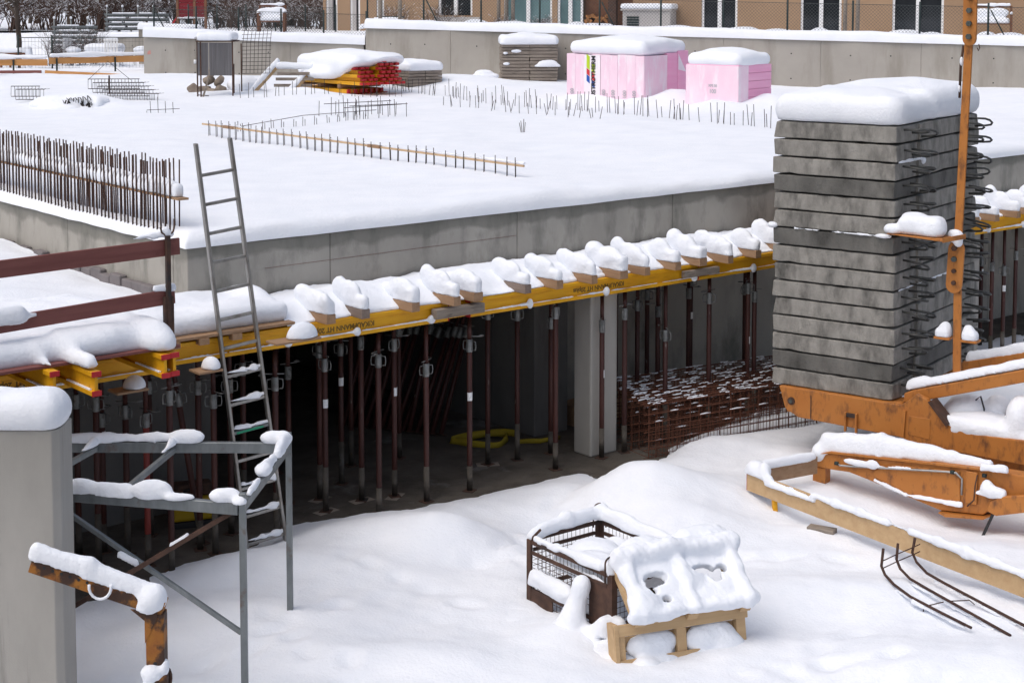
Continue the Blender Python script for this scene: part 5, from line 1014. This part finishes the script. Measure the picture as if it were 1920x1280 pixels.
# house
ha = math.atan2(-6.2, 21.2); hs = thing('apartment_house', 'tan rendered apartment house with tall white-framed garden doors', 'house', (-6.15, 52.2, 4.2), ha)
OPEN = [(0.1, 0.5, 'n'), (0.94, 1.29, 'n'), (1.85, 2.12, 'n'), (3.96, 5.1, 'w'), (6.14, 7.71, 't'), (7.88, 8.69, 't'), (8.69, 10.28, 'r'), (12.41, 13.5, 'd'), (15.39, 16.59, 'd'), (18.06, 19.52, 'd')]      # openings along the facade, in metres
edges = [0] + [e for o in OPEN for e in o[:2]] + [22.5]
for i in range(0, len(edges), 2):
    a, b_ = edges[i], edges[i + 1]
    if b_ - a > .02: MB().box(a, b_, 0, .35, -.3, 6).build('wall', 'house_brown' if 3 <= i // 2 <= 3 and False else 'house_tan', hs)
MB().box(-.02, 22.5, .36, 8, -.3, 6).build('core', 'house_brown', hs); MB().box(-.3, 22.8, -.5, 8.2, 6, 6.3).build('roof', 'house_grey', hs)
for a, b_, k in OPEN:
    if k == 'r': continue
    z0 = .65 if k == 'w' else .0
    if z0: MB().box(a, b_, 0.002, .35, -.3, z0 - .002).build('wall', 'house_tan', hs); MB().box(a - .05, b_ + .3, -.25, -.002, z0 - .28, z0 - .05).build('window_box', 'house_grey', hs)
    w = MB().box(a + .001, a + .07, .04, .12, z0, 3).box(b_ - .07, b_ - .001, .04, .12, z0, 3)
    if k in 'wdt': w.box((a + b_) / 2 - .06, (a + b_) / 2 + .06, .035, .125, z0, 3)
    fr_ = w.build('window', 'white_paint', hs); MB().box(a + .001, b_ - .001, .1251, .16, z0, 3).build('pane', 'glass_teal' if k == 't' else ('white_paint' if k == 'n' and False else 'glass_dark'), fr_)
    if k == 'n': MB().box(a + .08, a + .08 + (b_ - a) * .35, .02, .12, z0, 3).build('shutter', 'house_grey', fr_)
    MB().box(a + .001, b_ - .001, .0, .3499, 3.001, 6).build('wall', 'house_tan', hs)
a = [o for o in OPEN if o[2] == 'r'][0]
MB().box(a[0] + .001, a[1] - .001, .30, .355, -.2, 5.9).build('recess_wall', 'teak', hs)
MB().box(a[0] + .85, a[0] + 1.1, -.2, .05, -.2, 5).build('porch_post', 'rust_dark', hs)
for k in range(60):
    rr = random.Random(k); x = a[0] + .05 + rr.uniform(0, .75); z = .12 + rr.uniform(0, .55) ** 1.0
    MB().tube([(x, .05, z), (x, .28, z)], rr.uniform(.035, .055), 7).build('firewood_log', 'firewood', hs)
ex0, ex1 = 10.18, 11.64
ac = thing('garden_shed', 'pale grey garden shed box with dark louvre and snowy flat roof by the house', 'shed', Vector((-6.15, 52.2, 4.25)) + Matrix.Rotation(ha, 3, 'Z') @ Vector((ex0, -1.0, 0)), ha)
w = ex1 - ex0; MB().box(0, w, 0, .98, -.1, .78).build('body', 'house_grey', ac, .01); MB().box(-.06, w + .04, -.06, 1.0, .781, .83).build('roof', 'house_grey', ac, .01)
for k in range(7): MB().box(.13, .50, -.02, -.001, .10 + k * .075, .155 + k * .075).build('louvre', 'green_metal', ac)
snow('snow', [('b', (w / 2, .45, .90), (w / 2 + .07, .52, .09), .08)], ac, res=.04, k=.06, noise=.012, nsc=4, floor=.831)
# benches and garden furniture
def bench(loc, rz, label, w=1.3):
    t = thing('garden_bench', label, 'bench', loc, rz)
    for x in (0, w): MB().box(x - .03, x + .03, -.5, -.44, 0, .62).build('leg', 'teak', t); MB().box(x - .03, x + .03, 0, .06, 0, .85).build('leg', 'teak', t); MB().box(x - .035, x + .035, -.5, -.001, .621, .66).build('armrest', 'teak', t)
    for k in range(4): MB().box(.03, w - .03, -.48 + k * .12, -.39 + k * .12, .38, .41).build('seat_slat', 'teak', t)
    for k in range(11): MB().box(.06 + k * (w - .12) / 11, .10 + k * (w - .12) / 11, .01, .03, .45, .82).build('back_slat', 'teak', t)
    MB().box(-.03, w + .03, 0, .05, .851, .90).build('top_rail', 'teak', t)
    snow('snow', [('c', (.05, .0, .93), (w - .05, .0, .93), .05, .05), ('b', (w / 2, -.22, .48), (w / 2 - .05, .24, .09), .07), ('e', (w * .3, -.02, .68), (.35, .06, .16)), ('e', (w * .7, -.02, .70), (.3, .06, .15)), ('c', (0, -.45, .70), (0, -.1, .70), .05, .05), ('c', (w, -.45, .70), (w, -.1, .70), .05, .05)], t, res=.03, k=.05, noise=.012, nsc=8)
    return t
bench(Vector((-6.15, 52.2, 4.3)) + Matrix.Rotation(ha, 3, 'Z') @ Vector((20.23, -1.0, 0)), ha, 'brown wooden garden bench with snowy seat and back against the house wall', 1.15)
bench((-7.9, 50.2, 4.28), R(2), 'low brown bench in front of the bare hedge, snow along its back', .8)
lo = thing('sun_lounger', 'folded white slatted garden lounger under snow behind the fence', 'lounger', (-4.0, 46.0, 4.45), R(-8))
for k in range(9): MB().bar((.05 + k * .09, -.2, .1), (.1 + k * .085, .3, .42), .06, .025).build('slat', 'white_paint', lo)
MB().bar((.0, -.2, .06), (.85, -.2, .06), .05, .06).build('frame', 'green_metal', lo); MB().bar((.05, .3, .42), (.85, .3, .42), .05, .05).build('frame', 'green_metal', lo)
snow('snow', [('c', (-.3, -.1, .15), (.0, .0, .2), .1, .08), ('c', (.05, .1, .36), (.8, .1, .36), .06, .06)], lo, res=.03, k=.05, noise=.012, nsc=8)
for x, y in ((-3.65, 44.4), (-3.1, 44.3)):
    t = thing('tree_stake', 'grey wooden tree stake with a snow hat behind the end of the high wall', 'stake', (x, y, 4.3), 0, 'paired tree stakes')
    MB().tube([(0, 0, -.2), (0, 0, 1.2)], .055, 8).build('stake', 'timber_grey', t); snow('snow', [('e', (0, 0, 1.26), (.07, .07, .09))], t, res=.02, k=.02, noise=.004)
for xx in (6.93, 7.17, 7.37, 16.95, 17.29):
    c = Vector((-6.15, 52.2, 4.2)) + Matrix.Rotation(ha, 3, 'Z') @ Vector((xx, -3.2, 0))
    tag(MB().tube([(0, 0, -.1), (.01, 0, 2.4)], [.06, .05], 8).build('tree_stake', 'timber_grey', None, loc=c), 'bare grey wooden pole standing between fence and house doors', 'stake', 'bare poles before the house')

# wooden guard rails at the far left, with the balustrade, chairs and table
def far_rail(p, q, z, h, label, posts):
    p = Vector((*p, z)); q = Vector((*q, z)); a = math.atan2(q.y - p.y, q.x - p.x); L = (q - p).length; t = thing('site_railing', label, 'railing', p, a)
    MB().box(0, L, 0, .04, h - .18, h).build('board', 'board_orange', t, .004)
    for x in posts: MB().box(x - .02, x + .02, -.045, -.002, -.3, h - .02).build('post', 'green_metal', t)
    snow('snow', [('c', (.05, .02, h + .06), (L - .05, .02, h + .06), .075, .075)], t, res=.04, k=.04, noise=.02, nsc=3); return t
far_rail((-15.6, 45.0), (-13.05, 44.9), 3.15, .56, 'orange timber guard rail with red end at the left beside the balustrade', (1.6,))
far_rail((-13.0, 44.95), (-9.98, 47.0), 3.15, .60, 'long snow-topped orange timber guard rail running to the wall end', (.2, 1.9))
t = tag(MB().bar((-13.0, 44.5, 3.34), (-10.6, 44.3, 3.24), .04, .16).build('low_board', 'board_orange', None, .004), 'low orange timber board half sunk in snow below the long guard rail', 'board')
t = tag(MB().bar((-15.6, 44.7, 3.36), (-13.1, 44.5, 3.38), .04, .08).build('low_board', 'board_red', None, .004), 'low reddish board sunk in the snow at the far left', 'board')
bl = thing('balustrade', 'dark garden balustrade with white balusters and thick snow on the handrail', 'railing', (-17.0, 48.4, 3.1), R(0))
MB().box(0, 2.35, -.03, .09, .55, .66).build('handrail', 'teak', bl)
for k in range(16): MB().box(.1 + k * .14, .16 + k * .14, 0, .05, -.1, .549).build('baluster', 'white_paint' if k % 2 else 'teak', bl)
snow('snow', [('c', (.0, .03, .74), (2.3, .03, .74), .1, .1), ('c', (2.36, .03, .75), (2.40, .03, .3), .12, .09)], bl, res=.04, k=.06, noise=.02, nsc=4)
def chair(x, y, rz, lb):
    t = thing('plastic_chair', lb, 'chair', (x, y, 3.3), rz, 'white garden chairs')
    for a in (-.2, .2):
        for c in (-.2, .2): MB().box(a - .02, a + .02, c - .02, c + .02, -.1, .4).build('leg', 'white_paint', t)
    MB().box(-.23, .23, -.23, .23, .401, .43).build('seat', 'white_paint', t, .01)
    for k in range(5): MB().box(-.21 + k * .09, -.15 + k * .09, .21, .235, .431, .80).build('back_slat', 'white_paint', t)
    MB().box(-.23, .23, .208, .24, .801, .86).build('top_rail', 'white_paint', t, .01)
    snow('snow', [('e', (0, 0, .5), (.25, .24, .11)), ('c', (-.2, .22, .88), (.2, .22, .88), .035, .035)], t, res=.03, k=.05, noise=.01, nsc=8)
chair(-13.6, 49.6, R(70), 'white plastic garden chair facing the snowy table, beside the wire fence'); chair(-12.9, 50.6, R(10), 'white plastic garden chair behind the snowy table'); chair(-12.2, 49.0, R(175), 'white plastic chair seen from its back before the snowy table'); chair(-11.6, 50.0, R(-80), 'white plastic garden chair at the wall end of the snowy table')
tb = thing('garden_table', 'garden table buried under a thick round cushion of snow among white chairs', 'table', (-12.65, 49.7, 3.3), 0)
MB().box(-.5, .5, -.4, .4, .42, .45).build('top', 'white_paint', tb, .01)
for a in (-.4, .4):
    for c in (-.3, .3): MB().box(a - .02, a + .02, c - .02, c + .02, -.1, .419).build('leg', 'white_paint', tb)
snow('snow', [('b', (0, 0, .55), (.55, .45, .14), .12)], tb, res=.04, k=.05, noise=.015, nsc=5)
def tier_fence(loc, w, n, label, sd):
    t = thing('slatted_fence', label, 'fence', loc, 0); rr = random.Random(sd)
    for k in range(int(w / .55) + 1): MB().tube([(k * .55, 0, -.2), (k * .55, 0, n * .16 + .2)], .03, 6).build('post', 'steel_frame', t); snow('snow', [('e', (k * .55, 0, n * .16 + .24), (.045, .045, .05))], t, res=.02, k=.02, noise=.003)
    for j in range(n):
        z = .08 + j * .16; o = MB().box(-.1, w + .1, -.03, .03, z, z + .05).build('rail', 'steel_frame', t)
        x = rr.uniform(0, .2)
        while x < w - .2: e = min(x + rr.uniform(.25, .9), w); MB().box(x, e, -.045, .045, z + .0505, z + .095).build('snow', 'snow', o, .015); x = e + rr.uniform(.03, .25)
        MB().box(-.1, w + .1, .07, .09, z - .06, z + .06).build('slat', 'steel_frame', t)
tier_fence((-15.0, 52.5, 3.55), 1.3, 6, 'lower grey slatted fence with snowy rails beside the bare bushes', 3); tier_fence((-14.4, 57.0, 4.05), 2.1, 5, 'upper grey slatted fence with snowy rails under the trees', 4)
pf = thing('wire_panel_fence', 'thin grey wire panel fence in front of the white chairs', 'fence', (-14.9, 48.3, 3.2), R(4))
mb = MB(); mb.tube([(0, 0, 1.02), (4.6, 0, 1.02)], .015, 6, False)
for k in range(46): mb.tube([(k * .1, 0, 0), (k * .1, 0, 1.0)], .003, 3, False)
for k in range(5): mb.tube([(0, 0, .1 + k * .2), (4.6, 0, .1 + k * .2)], .004, 3, False)
tag(mb.build('wire_mesh', 'wire', pf), kind='stuff')
for x in (0, 1.0, 4.6): MB().tube([(x, -.02, -.2), (x, -.02, 1.1)], .025, 6).build('post', 'green_metal', pf)
ph = thing('play_tower', 'dark red play tower with wooden posts and a small red slide, under snow', 'playhouse', (-12.2, 58.5, 4.25), R(0))
for x in (0, .62, 1.02): MB().box(x - .045, x + .045, -.05, .05, -.1, 2.6).build('post', 'brick_brown', ph)
for k in range(6): MB().box(.05, .57, -.03, .0, .42 + k * .135, .545 + k * .135).build('board', 'red_board', ph); MB().box(.67, .97, -.03, .0, .42 + k * .135, .545 + k * .135).build('board', 'red_board', ph)
MB().box(-.05, 1.07, 0.06, 1.2, .36, .40).build('floor', 'timber', ph)
MB().bar((-.05, .3, .45), (-.45, .3, -.1), .25, .05).build('slide', 'print_red', ph)
snow('snow', [('c', (.03, 0, 1.26), (.6, 0, 1.26), .05, .05), ('c', (.68, 0, 1.26), (.98, 0, 1.26), .05, .05), ('c', (0, -.03, .40), (1.0, -.03, .40), .035, .035)], ph, res=.025, k=.03, noise=.008, nsc=8)

# ---------------------------------------------------------------- bare trees and bushes with snow
def tree_mesh(seed, h, spread, depth, r0, lean=0, multi=1):
    rr = random.Random(seed); mb = MB(); sb = MB()
    def grow(p, d, L, r, lev):
        n = 3; pts = [p]; dd = d.copy()
        for i in range(n):
            dd = (dd + Vector((rr.uniform(-1, 1), rr.uniform(-1, 1), rr.uniform(-.5, .7))) * .18).normalized(); pts.append(pts[-1] + dd * (L / n))
        rs = [r * (1 - .4 * i / n) for i in range(n + 1)]; mb.tube(pts, rs, 6 if r > .03 else (4 if r > .012 else 3), False)
        for i in range(n):
            s = (pts[i + 1] - pts[i]).normalized()
            if abs(s.z) < .8 and rr.random() < (.6 if rs[i] > .014 else .22):
                o_ = Vector((0, 0, rs[i] * .8)); w = max(.006, rs[i] * .6); sb.tube([pts[i] + o_, pts[i + 1] + o_], [w, w * .8], 4, False)
        if lev >= depth: return
        for k in range(rr.choice([3, 4, 4, 5])):
            f = rr.uniform(.35, 1); i = min(int(f * n), n - 1); q = pts[i].lerp(pts[i + 1], f * n - i)
            a = rr.uniform(0, 6.28); nd = (dd * rr.uniform(.3, .9) + Vector((math.cos(a), math.sin(a), rr.uniform(-.15, .55))) * spread).normalized()
            grow(q, nd, L * rr.uniform(.5, .75), max(rs[i] * rr.uniform(.45, .65), .005), lev + 1)
    for m in range(multi):
        a = rr.uniform(0, 6.28); grow(Vector((rr.uniform(-.15, .15) * (multi > 1), rr.uniform(-.15, .15) * (multi > 1), -.1)), Vector((math.cos(a) * .35 * (multi > 1) + lean, math.sin(a) * .35 * (multi > 1), 1)).normalized(), h, r0 * (1 if multi == 1 else rr.uniform(.6, 1)), 0)
    return mb, sb
protos = []
for i, (sd_, h, sp_, dp, r0, ln_, mu, bk) in enumerate([(1, 2.6, .9, 3, .11, 0, 1, 'bark'), (2, 3.2, .6, 3, .08, .1, 1, 'bark'), (3, 2.2, 1.0, 3, .13, -.15, 1, 'bark'), (4, 1.0, .7, 3, .022, 0, 6, 'twig'), (5, .8, .8, 3, .02, 0, 7, 'twig'), (6, 1.2, .45, 2, .02, 0, 9, 'twig')]):
    mb, sb = tree_mesh(sd_, h, sp_, dp, r0, ln_, mu); protos.append((mb.mesh('branches', bk), sb.mesh('snow', 'snow')))
def plant(k, x, y, z, s, rz, label, cat, name, group):
    t = thing(name, label, cat, (x, y, z), rz, group); t.scale = (s, s, s)
    place('trunk' if k < 3 else 'stems', protos[k][0], t); tag(place('snow', protos[k][1], t), kind='stuff')
rr = random.Random(77)
plant(2, -17.2, 50.5, 3.3, 1.0, .6, 'near leafless tree with thick snow pads on low spreading branches', 'tree', 'bare_tree', None)
plant(0, -15.9, 51.5, 3.3, .9, 2.6, 'leafless forked tree leaning beside the lower slatted fence', 'tree', 'bare_tree', None)
for k in range(26):
    x = -22 + k * .62 + rr.uniform(-.3, .3); y = rr.uniform(59, 72)
    plant(rr.choice([0, 1, 1, 2]), x, y, 4.1, rr.uniform(.9, 1.5), rr.uniform(0, 6.28), 'bare leafless tree in the row behind the garden fences', 'tree', 'bare_tree', 'bare trees behind the gardens')
for k in range(60):
    x = -21 + k * .25 + rr.uniform(-.2, .2); y = rr.uniform(57.5, 62)
    if -12.6 < x < -10.8 and y < 59.2: y += 2.5
    plant(rr.choice([3, 4, 5]), x, y, 4.1, rr.uniform(.9, 1.5), rr.uniform(0, 6.28), 'bare reddish-brown bush with snow on its twigs in the garden hedge', 'bush', 'bare_bush', 'bare bushes of the hedge')
for k in range(14):
    x = -9.2 + k * .26; plant(rr.choice([3, 4, 5]), x, rr.uniform(52.5, 55.5), 4.25, rr.uniform(.7, 1.1), rr.uniform(0, 6.28), 'dense bare hedge bush with snow flecks beside the house corner', 'bush', 'bare_bush', 'hedge bushes beside the house')
for k in range(5): plant(rr.choice([4, 5]), -14.3 + k * .28, 49.5 + .2 * k, 3.2, .7, rr.uniform(0, 6), 'small snowy bare shrub in front of the far low garden wall', 'shrub', 'bare_shrub', 'shrubs by the low wall')
for xx in (3.65, 3.92, 5.0, 5.35, 7.19, 8.35):
    c = Vector((-6.15, 52.2, 4.2)) + Matrix.Rotation(ha, 3, 'Z') @ Vector((xx, -3.5, 0)); plant(5 if xx < 6 else 4, c.x, c.y, 4.25, .55, rr.uniform(0, 6), 'thin bare garden shrub between chain-link fence and house', 'shrub', 'bare_shrub', 'shrubs before the house')
# heaps of garden snow along the fence
for x in [-3 + .9 * i + rr.uniform(-.3, .3) for i in range(19)]:
    struct(snow('garden_drift', [('e', (x, 43.4 - .291 * (x + 3.9) + .5, 4.66 - .02 * (x + 3.9)), (rr.uniform(.3, .8), .3, rr.uniform(.14, .28)))], None, res=.07, k=.15, noise=.03, nsc=3, seed=int(x * 5) + 40))
